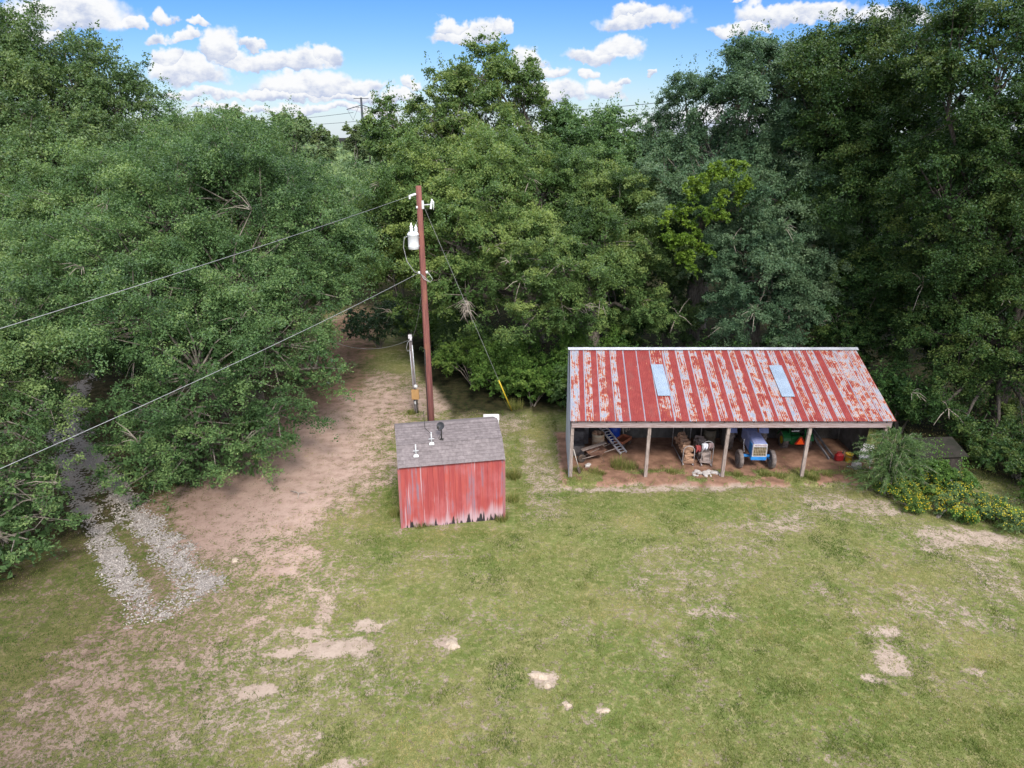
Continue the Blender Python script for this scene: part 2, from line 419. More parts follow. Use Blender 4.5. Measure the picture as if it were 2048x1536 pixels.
# grass blades following the same soil map (uncountable)
def grass(n):
    u = RG.random(n * 3); y = 11.2 + (33.5 - 11.2) * u ** 1.25; x = RG.uniform(-1, 1, n * 3) * (7.0 + y * .80)
    mk = masks(x, y)
    lm = sstep(-x - .15 * (y - 16) + (fbm(x, y, 1.0, 3) - .5) * 6, 5.0, 12.5)  # same painted shade at the left, thins and darkens the blades
    dens = np.clip(1.15 - mk['bare'] * 1.25 + (fbm(x, y, 3.5, 3) - .5) * 1.5, 0.0, 1) * (1 - .85 * mk['forest']) * (1 - .6 * mk['shade']) * (track_mask(x, y) < .45) * (1 - .45 * lm)
    hut = (x > -4.2) & (x < .1) & (y > 21.9) & (y < 25.9)
    k = (RG.random(len(x)) < dens) & ~hut & ~((y > 27.0) & (x > 2.2) & (x < 15.6))
    x, y = x[k][:n], y[k][:n]; n = len(x)
    lush = mk['lush'][k][:n]; lm = lm[k][:n]; z = ground_z(x, y)
    clump = fbm(x, y, 1.15, 3)
    h = RG.uniform(.02, .05, n) * (1 + .75 * sstep(clump, .55, .75) + .5 * lush) * (1 + .8 * ((y > 25.2) & (x > 2))); w = RG.uniform(.004, .009, n) * (1 + y * .02)
    a = RG.uniform(0, 6.28, n); ln = RG.uniform(0, .9, n); b = RG.uniform(0, 6.28, n)
    v = np.zeros((n, 3, 3))
    for i, sgn in ((0, -1), (1, 1)):
        v[:, i, 0] = x + sgn * w * np.cos(a); v[:, i, 1] = y + sgn * w * np.sin(a); v[:, i, 2] = z - .005
    v[:, 2, 0] = x + np.cos(b) * h * ln; v[:, 2, 1] = y + np.sin(b) * h * ln; v[:, 2, 2] = z + h
    tint = np.clip(.55 + (fbm(x, y, .6, 3) - .5) * 1.1 + RG.normal(0, .16, n) - .26 * sstep(clump, .54, .72) - .42 * lm, 0, 1)
    return poly_mesh('grass', v.reshape(-1, 3), np.arange(n * 3).reshape(-1, 3), {'tint': np.repeat(tint, 3)}, False)
gr = link('grass', grass(400000)); gr.data.materials.append(leafmat('grass_blade', (0.074, 0.131, 0.026), (0.204, 0.234, 0.067), (0.517, 0.420, 0.203), .4, .05))
tag(gr, 'short patchy grass with straw coloured blades over the lawn', 'grass', kind='stuff')

# ================================================================== FOLIAGE
def nrm(a): return a / np.maximum(np.linalg.norm(a, axis=-1, keepdims=True), 1e-9)
def rdir(n, rng): return nrm(rng.normal(size=(n, 3)))
def leaf_mesh(name, Pn, N, L, W, tint, rng, T=None):
    n = len(Pn); L = np.broadcast_to(L, n)[:, None]; W = np.broadcast_to(W, n)[:, None]
    if T is None: T = rdir(n, rng)
    T = nrm(T - N * (T * N).sum(1, keepdims=True)); B = np.cross(N, T)
    v = np.stack([Pn - T * L / 2, Pn + B * W / 2 + N * W * .12, Pn + T * L / 2 - N * L * .08, Pn - B * W / 2 + N * W * .12], 1)
    return poly_mesh(name, v.reshape(-1, 3), np.arange(n * 4).reshape(-1, 4), {'tint': np.repeat(np.clip(tint, 0, 1), 4)}, False)
def crown_points(lobes, rng, nleaf, cr=(.55, 1.05), dens=1.0, sprig=0.0, inner=.10, droop=0.25, low=.35):
    C, RR, TT = [], [], []
    for li, (cx, cy, cz, rx, ry, rz) in enumerate(lobes):
        area = 4 * pi * (((rx * ry) ** 1.6 + (rx * rz) ** 1.6 + (ry * rz) ** 1.6) / 3) ** (1 / 1.6)
        n = max(8, int(area * dens / (pi * (sum(cr) / 2) ** 2) * 1.15))
        d = rdir(n * 2, rng); keep = rng.random(n * 2) < np.where(d[:, 2] < -.35, low, 1.0); d = d[keep][:n]
        rad = np.array([rx, ry, rz]); p = np.array([cx, cy, cz]) + d * rad * (rng.uniform(.58, 1.06, len(d)) + .13 * rng.normal(size=len(d)))[:, None]
        ok = np.ones(len(p), bool)
        for lj, o in enumerate(lobes):
            if lj != li: ok &= (((p - np.array(o[:3])) / np.array(o[3:])) ** 2).sum(1) > .42
        p = p[ok]; C.append(p); RR.append(rng.uniform(cr[0], cr[1], len(p)) * np.clip(min(rx, rz) / 2.4, .55, 1.15)); TT.append(np.full(len(p), rng.normal(0, .10)) + rng.normal(0, .13, len(p)))
    C = np.concatenate(C); RR = np.concatenate(RR); TT = np.concatenate(TT)
    w = RR ** 2; idx = rng.choice(len(C), nleaf, p=w / w.sum())
    NS = 11
    sd = rdir(len(C) * NS, rng).reshape(len(C), NS, 3); sd[..., 2] = sd[..., 2] * .65 + .22; sd = nrm(sd)
    sl_ = rng.uniform(.45, 1.55, (len(C), NS)); sj = rng.integers(0, NS, nleaf)
    d = sd[idx, sj]; rr = rng.random(nleaf) ** .62; Lr = RR[idx] * sl_[idx, sj]
    off = d * (Lr * rr)[:, None] + rng.normal(0, 1, (nleaf, 3)) * (RR[idx] * (.20 - .06 * rr))[:, None] * np.array([1, 1, .75])
    off[:, 2] -= droop * 1.5 * Lr * rr ** 2
    Pn = C[idx] + off
    N = nrm(d * .35 + np.array([0, -.12, .75]) + rng.normal(size=(nleaf, 3)) * .75)
    st = rng.normal(0, .10, (len(C), NS))
    tint = .46 + TT[idx] + st[idx, sj] + rng.normal(0, .12, nleaf) + .16 * (rr - .5) + .10 * d[:, 2]  # upward sprays lighter: light from above put into the tint
    if sprig > 0:                                        # twigs standing out of the upper surface
        ns = int(len(C) * sprig); top = np.argsort(-C[:, 2] + rng.normal(0, 1.6, len(C)))[:ns]
        for c in top:
            m = rng.integers(16, 34); L = rng.uniform(.3, .95)
            dv = nrm(np.array([[rng.normal(0, .35), rng.normal(0, .35), 1.0]]))[0]
            t = rng.random(m) * L; q = C[c] + dv * (RR[c] * .6 + t)[:, None] + rng.normal(0, .16, (m, 3)) * (1.35 - t / L)[:, None]
            Pn = np.concatenate([Pn, q]); N = np.concatenate([N, nrm(rng.normal(size=(m, 3)) + [0, 0, .5])]); tint = np.concatenate([tint, .5 + rng.normal(0, .1, m)])
    return Pn, N, tint, C, RR
def crown(name, lobes, rng, nleaf, L, mat, parent, org, inner=6, **kw):
    Pn, N, tint, C, RR = crown_points(lobes, rng, nleaf, **kw)
    n = len(Pn); Ls = L * rng.uniform(.65, 1.3, n); Ws = Ls * rng.uniform(.42, .62, n)
    if inner:                                            # big leaves deep inside each lobe, inner shade painted as darker tint
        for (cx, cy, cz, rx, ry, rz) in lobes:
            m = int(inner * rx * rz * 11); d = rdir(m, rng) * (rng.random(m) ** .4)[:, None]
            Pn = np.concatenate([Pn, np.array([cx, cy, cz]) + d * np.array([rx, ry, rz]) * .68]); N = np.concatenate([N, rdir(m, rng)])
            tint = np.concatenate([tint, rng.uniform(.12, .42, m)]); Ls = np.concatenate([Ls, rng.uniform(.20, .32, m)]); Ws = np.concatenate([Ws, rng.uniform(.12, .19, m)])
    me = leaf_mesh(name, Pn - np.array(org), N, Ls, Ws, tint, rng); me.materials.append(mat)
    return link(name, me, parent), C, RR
def limbs(base, lobes, C, rng, tr, split, twig=.35, lean=(0, 0)):
    """tapered trunk, a limb to every lobe and twigs to the leaf clumps, in world coordinates"""
    mb = MB(); base = Vector(base); sp = Vector((base.x + lean[0], base.y + lean[1], split))
    mb.cur = .5
    mb.tube([base + Vector((0, 0, -.3)), base + Vector((0, 0, .35)), base.lerp(sp, .5) + Vector((rng.normal() * .15, rng.normal() * .15, 0)), sp], [tr * 1.5, tr * 1.1, tr * .92, tr * .8], 9)
    for (cx, cy, cz, rx, ry, rz) in lobes:
        e = Vector((cx, cy, cz)); L = (e - sp).length
        m1 = sp.lerp(e, .4) + Vector((rng.normal(), rng.normal(), rng.normal() + .6)) * L * .06; m2 = sp.lerp(e, .75) + Vector((rng.normal(), rng.normal(), rng.normal())) * L * .06
        r0 = tr * min(.62, .25 + .05 * rx)
        mb.tube([sp - Vector((0, 0, .3)), m1, m2, e], [r0, r0 * .7, r0 * .48, r0 * .25], 6, False)
        dd = np.linalg.norm(C - np.array([cx, cy, cz]), axis=1); near = np.where(dd < max(rx, rz) * 1.25)[0]
        for c in near[rng.random(len(near)) < twig]:
            p = Vector(C[c]); s0 = m2.lerp(e, rng.random()); md = s0.lerp(p, .5) + Vector(rng.normal(size=3)) * .15; md.z += .1
            mb.tube([s0, md, p], [r0 * .22, r0 * .13, .008], 4, False)
    return mb
BARK = simple('oak_bark', (.25, .22, .19), (.10, .085, .07), 5, .95, bump=.6, stretch=(3, 3, .8))
TWIG = simple('dead_twig', (.40, .35, .30), (.24, .20, .17), 8, .9)
BARK_D = simple('shaded_bark', (.085, .072, .06), (.035, .03, .026), 5, .95, bump=.6, stretch=(3, 3, .8))  # darkened copy of the oak bark, shade put into the colour
LF_MID = leafmat('live_oak_leaf', (0.038, 0.079, 0.031), (0.121, 0.211, 0.079), (0.274, 0.369, 0.138))
LF_GREY = leafmat('greyish_oak_leaf', (0.034, 0.079, 0.045), (0.110, 0.192, 0.103), (0.226, 0.314, 0.181))
LF_WARM = leafmat('warm_oak_leaf', (.042, .088, .028), (.130, .222, .070), (.31, .39, .12))
LF_DARK = leafmat('dark_leaf', (0.015, 0.041, 0.013), (0.057, 0.120, 0.035), (0.144, 0.198, 0.053), .35)  # darkening at the edges of the view put into the leaf colour
LF_YEL = leafmat('yellow_green_leaf', (.046, .076, .018), (.150, .205, .050), (.32, .33, .07), .4)
LF_BRT = leafmat('bright_vine_leaf', (.05, .11, .014), (.155, .265, .034), (.28, .40, .06), .45)
LF_BUSH = leafmat('bush_leaf', (.034, .078, .017), (.108, .205, .044), (.24, .345, .085), .4)
LF_PINE = leafmat('far_leaf', (.075, .120, .060), (.165, .235, .105), (.27, .335, .14), .3, .05)  # aerial haze put into the leaf colour, paler and bluer

def big_tree(name, label, base, px, rng_seed, nleaf, L, mat, trunk_r, split, group=None, lean=(0, 0), cat='tree', flat=.86, twig=.3, dead=0, **kw):
    rng = np.random.default_rng(rng_seed)
    lobes = []
    for (x, y, D, r) in px:
        p = at(x, y, D); lobes.append((p[0], p[1], max(p[2], r * .55), r, r * 1.0, r * flat))
    o = empty(name, (base[0], base[1], 0), 0, label, cat, group)
    org = (base[0], base[1], 0)
    cr, C, RR = crown('crown', lobes, rng, nleaf, L, mat, o, org, **kw)
    mb = limbs((base[0], base[1], 0), lobes, C, rng, trunk_r, split, twig, lean)
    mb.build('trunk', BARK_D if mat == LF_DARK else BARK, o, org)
    if dead:
        for k in rng.choice(len(C), dead, replace=False):
            md = MB(); s0 = Vector(C[k]); d0 = Vector((rng.normal() * .7, -abs(rng.normal()) - .3, rng.normal() * .5)).normalized()
            for j in range(5):
                d = (d0 + Vector(rng.normal(size=3)) * .45).normalized(); L2 = rng.uniform(.5, 1.3)
                md.tube([s0, s0 + d * L2 * .5 + Vector((0, 0, .05)), s0 + d * L2 + Vector((0, 0, -.12))], [.022, .014, .005], 4, False)
            md.build('dead_branch', TWIG, o, org)
    return o

# --- the oaks that can be told apart
big_tree('live_oak', 'broad spreading live oak with low drooping branches between the gravel drive and bare dirt', (-12.5, 31.0),
         [(300, 925, 25, 2.0), (420, 890, 25.3, 2.1), (545, 850, 26.3, 1.9), (632, 735, 28.3, 1.7), (262, 838, 25.5, 1.5), (395, 745, 26, 2.7), (530, 680, 28, 2.5), (602, 590, 30, 2.3), (290, 640, 27, 3.0), (460, 570, 29, 3.1), (620, 490, 32, 2.9), (200, 530, 29, 3.0), (345, 440, 31, 3.3), (510, 390, 33, 3.4), (640, 420, 36, 2.8), (440, 335, 36, 3.3), (150, 420, 33.5, 3.3), (490, 905, 25.8, 1.6), (590, 440, 33, 2.6), (690, 500, 33.5, 1.5), (350, 850, 24.9, 1.9)],
         1, 430000, .108, LF_MID, .62, 2.6, dead=26, sprig=.05, cr=(.45, .95))
big_tree('live_oak', 'tall oak at the upper left, rising far above the skyline', (-30.0, 44.0),
         [(-10, 130, 43, 3.6), (150, 175, 43, 3.0), (235, 215, 43.5, 2.6), (70, 240, 41, 3.4), (290, 300, 44, 2.4), (225, 330, 40, 3.0), (30, 370, 37, 3.6), (110, 340, 38, 3.2), (305, 255, 45, 1.5), (-50, 250, 40, 3.5), (190, 120, 44, 1.5), (30, 60, 44, 1.6), (250, 160, 44, 1.3), (330, 380, 40, 2.6)],
         2, 190000, .155, LF_MID, .6, 6.0, sprig=.55)
big_tree('live_oak', 'oak at the left edge of the photo, its branches hanging over the gravel tracks', (-20.8, 22.5),
         [(15, 1085, 19.2, 1.5), (85, 1035, 20.6, 1.2), (40, 965, 21.2, 1.6), (-5, 860, 22.5, 2.2), (55, 790, 25, 2.0), (95, 700, 28, 2.0), (20, 650, 26, 2.6), (55, 570, 30, 2.8), (-60, 1000, 20, 2.2), (-70, 760, 23, 2.8), (-20, 1160, 18.6, 1.2), (20, 480, 33, 2.8)],
         3, 150000, .105, LF_MID, .5, 2.4, dead=8, cr=(.4, .85))
big_tree('tall_oak', 'tallest oak in the middle, open topped with pale limbs against the clouds', (1.8, 46.5),
         [(965, 140, 46, 2.0), (1010, 185, 46.5, 2.0), (905, 195, 46, 2.0), (960, 235, 45.5, 2.6), (860, 245, 46, 2.0), (1050, 245, 47, 1.9), (1085, 205, 47, 1.1), (800, 280, 45, 2.2), (778, 306, 45.5, 1.5), (1020, 300, 45, 2.2), (890, 310, 44, 2.4), (820, 340, 43.5, 2.4), (780, 235, 46, 1.3), (880, 175, 46, 1.5), (1035, 150, 46.5, 1.5), (1060, 310, 46, 2.0)],
         4, 100000, .165, LF_WARM, .42, 8.5, sprig=.45, twig=.6, dead=6, dens=.85, inner=1.5)
big_tree('live_oak', 'round topped oak behind the utility pole with yellowish young leaves and a bare leaning limb', (1.0, 39.5),
         [(850, 380, 41, 3.0), (975, 365, 40.5, 3.1), (1090, 385, 41, 2.8), (780, 440, 42, 2.6), (900, 480, 38.5, 2.7), (1005, 470, 38, 2.6), (930, 590, 37, 1.8), (880, 560, 37.5, 1.9), (1110, 470, 39, 2.2), (760, 540, 41, 2.2), (840, 620, 38.5, 1.6)],
         5, 230000, .13, LF_WARM, .5, 5.0, sprig=.2, dead=22)
big_tree('live_oak', 'oak just left of the barn roof, low front boughs pale green over the brush', (4.5, 37.5),
         [(1115, 545, 35, 2.4), (1185, 490, 36.5, 2.3), (1070, 630, 34.5, 1.7), (1150, 630, 34.2, 1.6), (1230, 430, 39, 2.7), (1255, 540, 36, 1.9), (1170, 400, 40, 2.4), (1040, 560, 35.5, 1.6), (1290, 620, 35.5, 1.7)],
         6, 180000, .12, LF_WARM, .45, 4.5, dead=18, sprig=.15)
big_tree('oak', 'small oak showing a thin leafy top in the notch right of the tallest oak', (7.0, 47.0),
         [(1150, 250, 46, 1.9), (1225, 265, 46.5, 1.9), (1190, 320, 45, 2.4), (1280, 300, 46, 2.0), (1120, 320, 46, 2.0), (1265, 360, 44, 2.4)],
         7, 75000, .16, LF_MID, .35, 8.0, sprig=.5)
big_tree('oak', 'tall grey green oak behind the barn with sky showing through its middle', (11.0, 40.5),
         [(1480, 178, 41, 2.6), (1395, 225, 42, 2.1), (1590, 170, 41, 2.7), (1335, 295, 43, 1.8), (1440, 300, 41, 2.2), (1600, 270, 40, 2.6), (1400, 390, 39, 2.6), (1320, 370, 40, 2.4), (1560, 400, 38.5, 2.7), (1530, 145, 41, 2.0), (1370, 190, 43, 1.2), (1300, 250, 44, .9), (1470, 420, 38, 2.3)],
         8, 220000, .13, LF_GREY, .5, 7.5, sprig=.8, inner=2.5)
big_tree('oak', 'grey leaved oak bough mass hanging low right behind the barn ridge', (13.6, 38.0),
         [(1545, 545, 35.5, 2.6), (1490, 620, 35, 2.0), (1610, 600, 36, 2.2), (1440, 520, 37, 2.0), (1580, 660, 35, 1.6), (1500, 500, 36.5, 2.0), (1660, 520, 36.5, 2.2)],
         9, 160000, .12, LF_GREY, .42, 4.0, dead=8)
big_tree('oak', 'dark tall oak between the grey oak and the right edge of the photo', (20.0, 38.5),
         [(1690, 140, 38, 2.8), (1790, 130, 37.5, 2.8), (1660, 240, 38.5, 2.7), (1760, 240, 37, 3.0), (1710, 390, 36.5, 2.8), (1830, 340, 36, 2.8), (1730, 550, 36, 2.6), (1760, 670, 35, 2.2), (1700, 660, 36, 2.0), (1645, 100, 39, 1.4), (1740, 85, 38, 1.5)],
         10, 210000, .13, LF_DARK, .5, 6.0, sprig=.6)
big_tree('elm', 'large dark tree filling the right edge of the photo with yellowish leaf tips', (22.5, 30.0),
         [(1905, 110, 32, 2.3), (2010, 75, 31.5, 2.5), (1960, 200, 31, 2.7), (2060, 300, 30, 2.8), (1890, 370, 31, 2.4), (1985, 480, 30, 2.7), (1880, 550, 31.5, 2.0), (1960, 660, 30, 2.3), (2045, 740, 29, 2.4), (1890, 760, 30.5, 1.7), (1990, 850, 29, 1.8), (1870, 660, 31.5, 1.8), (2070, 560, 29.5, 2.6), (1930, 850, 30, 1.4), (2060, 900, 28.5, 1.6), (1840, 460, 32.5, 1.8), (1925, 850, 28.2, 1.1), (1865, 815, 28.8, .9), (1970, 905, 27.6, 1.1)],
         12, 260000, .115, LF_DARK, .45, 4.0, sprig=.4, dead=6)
# bright vines hanging in the trees
def vine(px, label, seed, n=9000):
    rng = np.random.default_rng(seed)
    o = empty('climbing_vine', (at(*px[0][:3])[0], px[0][2], 0), 0, label, 'vine', 'bright vines hanging in the oaks')
    lobes = [(*at(x, y, D), r * .85, r * .55, r * .95) for x, y, D, r in px]
    crown('foliage', lobes, rng, n, .15, LF_BRT, o, o.location, inner=0, cr=(.3, .6))
vine([(1450, 352, 35.0, 1.0), (1418, 350, 35.0, .8), (1478, 372, 35.2, .7), (1480, 400, 35.3, .45), (1375, 400, 35.2, .9), (1358, 440, 35.0, 1.0), (1372, 475, 35, .9), (1430, 432, 34.8, .7), (1400, 500, 34.8, .7), (1378, 530, 34.8, .6), (1345, 480, 35.0, .5)], 'bright yellow green vine draped over the oak boughs above the barn ridge', 31, 15000)

# generic oaks for the woodland behind: four kinds, copied
GEN = []
def generic(seed, mat, n, L, nl, rx, h, low):
    rng = np.random.default_rng(seed); lobes = []
    for k in range(nl):
        a = rng.uniform(0, 6.28); q = rng.random() ** .6; z = low + (h - low) * rng.uniform(.12, .86); e = math.sqrt(max(.1, 1 - ((z - low) / (h - low) * 1.6 - .6) ** 2))
        r = rng.uniform(.34, .52) * rx; lobes.append((cos(a) * q * rx * .72 * e, sin(a) * q * rx * .72 * e, z, r, r, r * .85))
    lobes.append((0, 0, h - rx * .38, rx * .42, rx * .42, rx * .38))
    o = empty('oak', (0, 0, 0))
    c_, C, RR = crown('crown', lobes, rng, n, L, mat, o, (0, 0, 0), sprig=.35, inner=3)
    limbs((0, 0, 0), lobes, C, rng, .3, low + .5, .3).build('trunk', BARK, o)
    return o
KIND = [('dull green', LF_MID, 41), ('greyish', LF_GREY, 42), ('dark', LF_DARK, 43), ('yellowish', LF_YEL, 44)]
for nm, mt, sd in KIND: GEN.append([nm, generic(sd, mt, 42000, .20, 9, 4.4, 12.0, 2.6), False])
def place_generic(k, x, y, h, label, group='oaks of the woodland behind'):
    nm, src, used = GEN[k]; s = h / 12.0; w = s * rnd.uniform(.9, 1.2); rz = rnd.uniform(0, 6.28)
    if not used:
        o = src; o.location = (x, y, -.05); o.rotation_euler = (0, 0, rz); o.scale = (w, w, s); GEN[k][2] = True; o['label'] = label
    else: o = copy_thing(src, (x, y, -.05), rz, (w, w, s), label)
    o['category'] = 'tree'; o['group'] = group
    return o
# (x, y, height, kind, label)
BACK = [(-37, 50, 13, 0, 'dull green oak behind the tall oak at the far left'), (-25, 53, 11.2, 0, 'dull green oak rounding over behind the broad live oak'),
        (-21, 47, 11.2, 3, 'yellowish oak crown just right of the tall left oak'), (-15, 52, 10.4, 1, 'greyish oak behind the broad live oak, in line with its middle'),
        (-9.5, 56, 9.4, 3, 'yellowish oak at the right shoulder of the broad live oak'), (-6.5, 66, 8.6, 0, 'low dull green oak under the steel pylon'),
        (-12, 68, 9.4, 1, 'greyish oak in the dip left of the steel pylon'), (-3.0, 52, 11.4, 3, 'yellowish oak between the pylon and the tallest oak'),
        (3, 55, 13, 0, 'dull green oak hidden behind the tallest oak'), (14, 50, 14, 1, 'greyish oak behind the notch in the middle canopy'),
        (21, 52, 14, 1, 'greyish oak filling in behind the tall grey oak'), (27, 46, 14.5, 2, 'dark oak deep behind the right hand trees'),
        (31, 38, 15, 2, 'dark oak at the far right behind the large dark tree'), (9.5, 41, 9.0, 0, 'low dull green oak behind the left half of the barn roof'),
        (17.5, 35.5, 8.0, 2, 'low dark oak close behind the right half of the barn roof'), (22.5, 34, 9.0, 2, 'dark oak in the shadow right of the barn'),
        (6.3, 40.5, 9.0, 2, 'dark oak in the gap left of the barn ridge'), (-3.6, 46.5, 8.2, 2, 'dark oak behind the meter pole'), (-6.0, 55, 8.0, 0, 'dull green oak at the end of the dirt path'),
        (-33, 38, 11.5, 2, 'dark oak at the left edge beyond the gravel drive'), (-19.5, 41, 9.5, 2, 'dark oak in the shade behind the live oak trunk')]
for x, y, h, k, lb in BACK: place_generic(k, x, y, h, lb)

# tall slender trees on the skyline
def skyline(seed, n=7000):
    rng = np.random.default_rng(seed); o = empty('pine_tree', (0, 0, 0))
    lobes = []
    for k in range(6):
        z = rng.uniform(9.5, 16.5); a = rng.uniform(0, 6.28); q = (17.5 - z) * .28
        lobes.append((cos(a) * q, sin(a) * q, z, 1.6, 1.6, 1.1))
    c_, C, RR = crown('crown', lobes, rng, n, .42, LF_PINE, o, (0, 0, 0), sprig=.4, inner=1, cr=(.6, 1.0))
    limbs((0, 0, 0), lobes, C, rng, .22, 9.0, .2).build('trunk', BARK, o); return o
SKY_T = [skyline(51), skyline(52), skyline(53)]; used = [False] * 3
for i, (px, py, D) in enumerate([(385, 228, 105), (420, 220, 112), (462, 222, 118), (505, 232, 122), (555, 214, 110), (600, 235, 118), (632, 250, 128), (705, 242, 150), (735, 252, 160), (585, 243, 104), (530, 240, 108), (345, 240, 100), (660, 268, 175), (758, 250, 155)]):
    x, y, z = at(px, py, D); k = i % 3; s = z / 17.6
    o = SKY_T[k] if not used[k] else copy_thing(SKY_T[k], (x, y, 0)); used[k] = True
    o.location = (x, y, 0); o.rotation_euler = (0, 0, rnd.uniform(0, 6)); o.scale = (s * 1.25, s * 1.25, s)
    tag(o, 'distant slender tree standing on the skyline near the steel pylon', 'tree', 'slender trees on the skyline')

# far woodland canopy that reads as one mass
def far_wood(n):
    u = RG.random(n); D = 72 * (1 / (1 - u * .93)) ; D = np.minimum(D, 1500); x = RG.uniform(-1, 1, n) * D * .62
    z = 8.6 + fbm(x, D, .16, 3) * 5.2 * np.clip(1 - (D - 70) / 600, .35, 1) - 3.2
    z = np.maximum(z - RG.random(n) ** 2 * 5, .5)
    z = np.minimum(z, 12.6)
    s = .55 * (D / 75) ** .8 * RG.uniform(.6, 1.4, n)
    Pn = np.stack([x, D, z], 1); N = nrm(rdir(n, RG) * .8 + [0, -.35, .6])
    return leaf_mesh('woodland', Pn, N, s, s * .7, .5 + (fbm(x, D, .1, 3) - .5) * .9 + RG.normal(0, .13, n), RG)
fw = link('woodland', far_wood(120000)); fw.data.materials.append(LF_PINE); tag(fw, 'far woodland canopy running to the horizon', 'woodland', kind='stuff')

# bushes at the wood edge
def bush(x, y, w, h, mat, seed, label, n=6000, L=.13, name='bush', group=None, flower=None, flat=1.0, stem=True):
    rng = np.random.default_rng(seed); o = empty(name, (x, y, gz(x, y)), 0, label, 'bush', group)
    nl = max(3, int(w * 2.2)); lobes = []
    for k in range(nl):
        a = rng.uniform(0, 6.28); q = rng.random() ** .5 * w * .42; r = w * rng.uniform(.2, .33)
        lobes.append((cos(a) * q, sin(a) * q * flat, h * rng.uniform(.35, .72), r, r * flat, h * rng.uniform(.26, .36)))
    f, C, RR = crown('foliage', lobes, rng, n, L, mat, o, (0, 0, 0), inner=3, cr=(.22, .45), sprig=.25)
    mb = MB()
    for lo in lobes: mb.tube([(rng.normal() * .08, rng.normal() * .08, -.1), (lo[0] * .5, lo[1] * .5, lo[2] * .6), lo[:3]], [.04, .025, .01], 5)
    mb.build('stem', BARK, o)
    if flower:
        k = rng.choice(len(C), flower); d = rdir(flower, rng); d[:, 2] = np.abs(d[:, 2]) * .8; d[:, 1] -= .35
        p = C[k] + d * (RR[k] * 1.05)[:, None]
        fm = leaf_mesh('flowers', p, nrm(d + [0, -.5, .6]), rng.uniform(.026, .050, flower), rng.uniform(.026, .046, flower), rng.random(flower), rng); fm.materials.append(FLOWER); link('blossom', fm, o)
    return o
FLOWER = leafmat('yellow_petal', (.42, .31, .01), (.58, .47, .02), (.70, .62, .08), .3, .1)
bush(1.1, 34.4, 2.7, 2.7, LF_BUSH, 61, 'bright leafy bush beside the left wall of the barn', 26000, .12)
bush(-.4, 35.9, 3.2, 2.6, LF_BUSH, 62, 'leafy bush behind the yellow guy wire guard', 18000, .12)
bush(-2.2, 37.4, 3.6, 3.0, LF_BUSH, 63, 'feathery dark green bush at the wood edge right of the utility pole', 20000, .11)
bush(-2.6, 40.5, 3.8, 3.2, LF_MID, 64, 'rounded dark bush just behind the utility pole line of sight', 16000, .12)
bush(2.7, 36.4, 3.2, 3.8, LF_BUSH, 85, 'tall bright shrub behind the bushes at the left barn wall', 16000, .12)
bush(5.4, 35.4, 3.2, 4.4, LF_BUSH, 86, 'tall green shrub rising behind the left quarter of the barn ridge', 16000, .12)
bush(.4, 37.6, 3.4, 3.4, LF_BUSH, 87, 'green shrub under the oak between the guy wire and the barn', 16000, .12)
bush(-3.4, 43.5, 3.6, 2.4, LF_BUSH, 88, 'low green shrub seen just right of the utility pole at the wood edge', 14000, .12)
bush(-9.0, 45.0, 3.6, 3.2, LF_GREY, 65, 'grey brown brushy shrub left of the meter pole, beside the dirt path', 20000, .12)
bush(-5.4, 45.5, 4.0, 2.4, LF_BUSH, 66, 'low green brush behind the meter pole', 16000, .12)
bush(3.8, 34.0, 3.2, 3.2, LF_MID, 67, 'shaggy bush rising behind the left end of the barn ridge', 16000, .12)
bush(7.0, 34.0, 3.6, 3.4, LF_DARK, 68, 'dark brush rising behind the left half of the barn ridge', 14000, .13)
bush(10.8, 34.2, 3.6, 3.6, LF_DARK, 69, 'dark brush rising behind the middle of the barn ridge', 14000, .13)
bush(14.5, 33.8, 3.8, 3.4, LF_DARK, 70, 'dark brush rising behind the right half of the barn ridge', 14000, .13)
bush(18.6, 30.6, 3.4, 3.0, LF_DARK, 71, 'dark brush in the shadow beyond the right barn end', 13000, .13)
bush(21.2, 26.0, 3.0, 1.7, LF_DARK, 72, 'dark undergrowth right of the old lean-to shed', 12000, .12)
bush(20.4, 23.4, 2.6, 1.3, LF_BUSH, 73, 'green undergrowth at the right edge behind the yellow flowers', 12000, .11)
bush(17.0, 24.9, 2.2, 1.3, LF_BUSH, 74, 'green weed clump between the feathery shrub and the lean-to shed', 10000, .1)
bush(-14.8, 58.0, 3.4, 2.6, LF_MID, 75, 'dark shrub closing the far end of the dirt path', 9000, .14)
bush(-9.6, 60.0, 3.0, 5.0, LF_BRT, 76, 'sunlit yellow green shrub glimpsed left of the pole', 9000, .15)
bush(-23.5, 39.5, 4.2, 2.6, LF_DARK, 77, 'dark brush beyond the gravel drive at the left', 12000, .14)
bush(-28, 34, 4.2, 3.0, LF_DARK, 78, 'dark brush left of the gravel drive at the photo edge', 12000, .14)
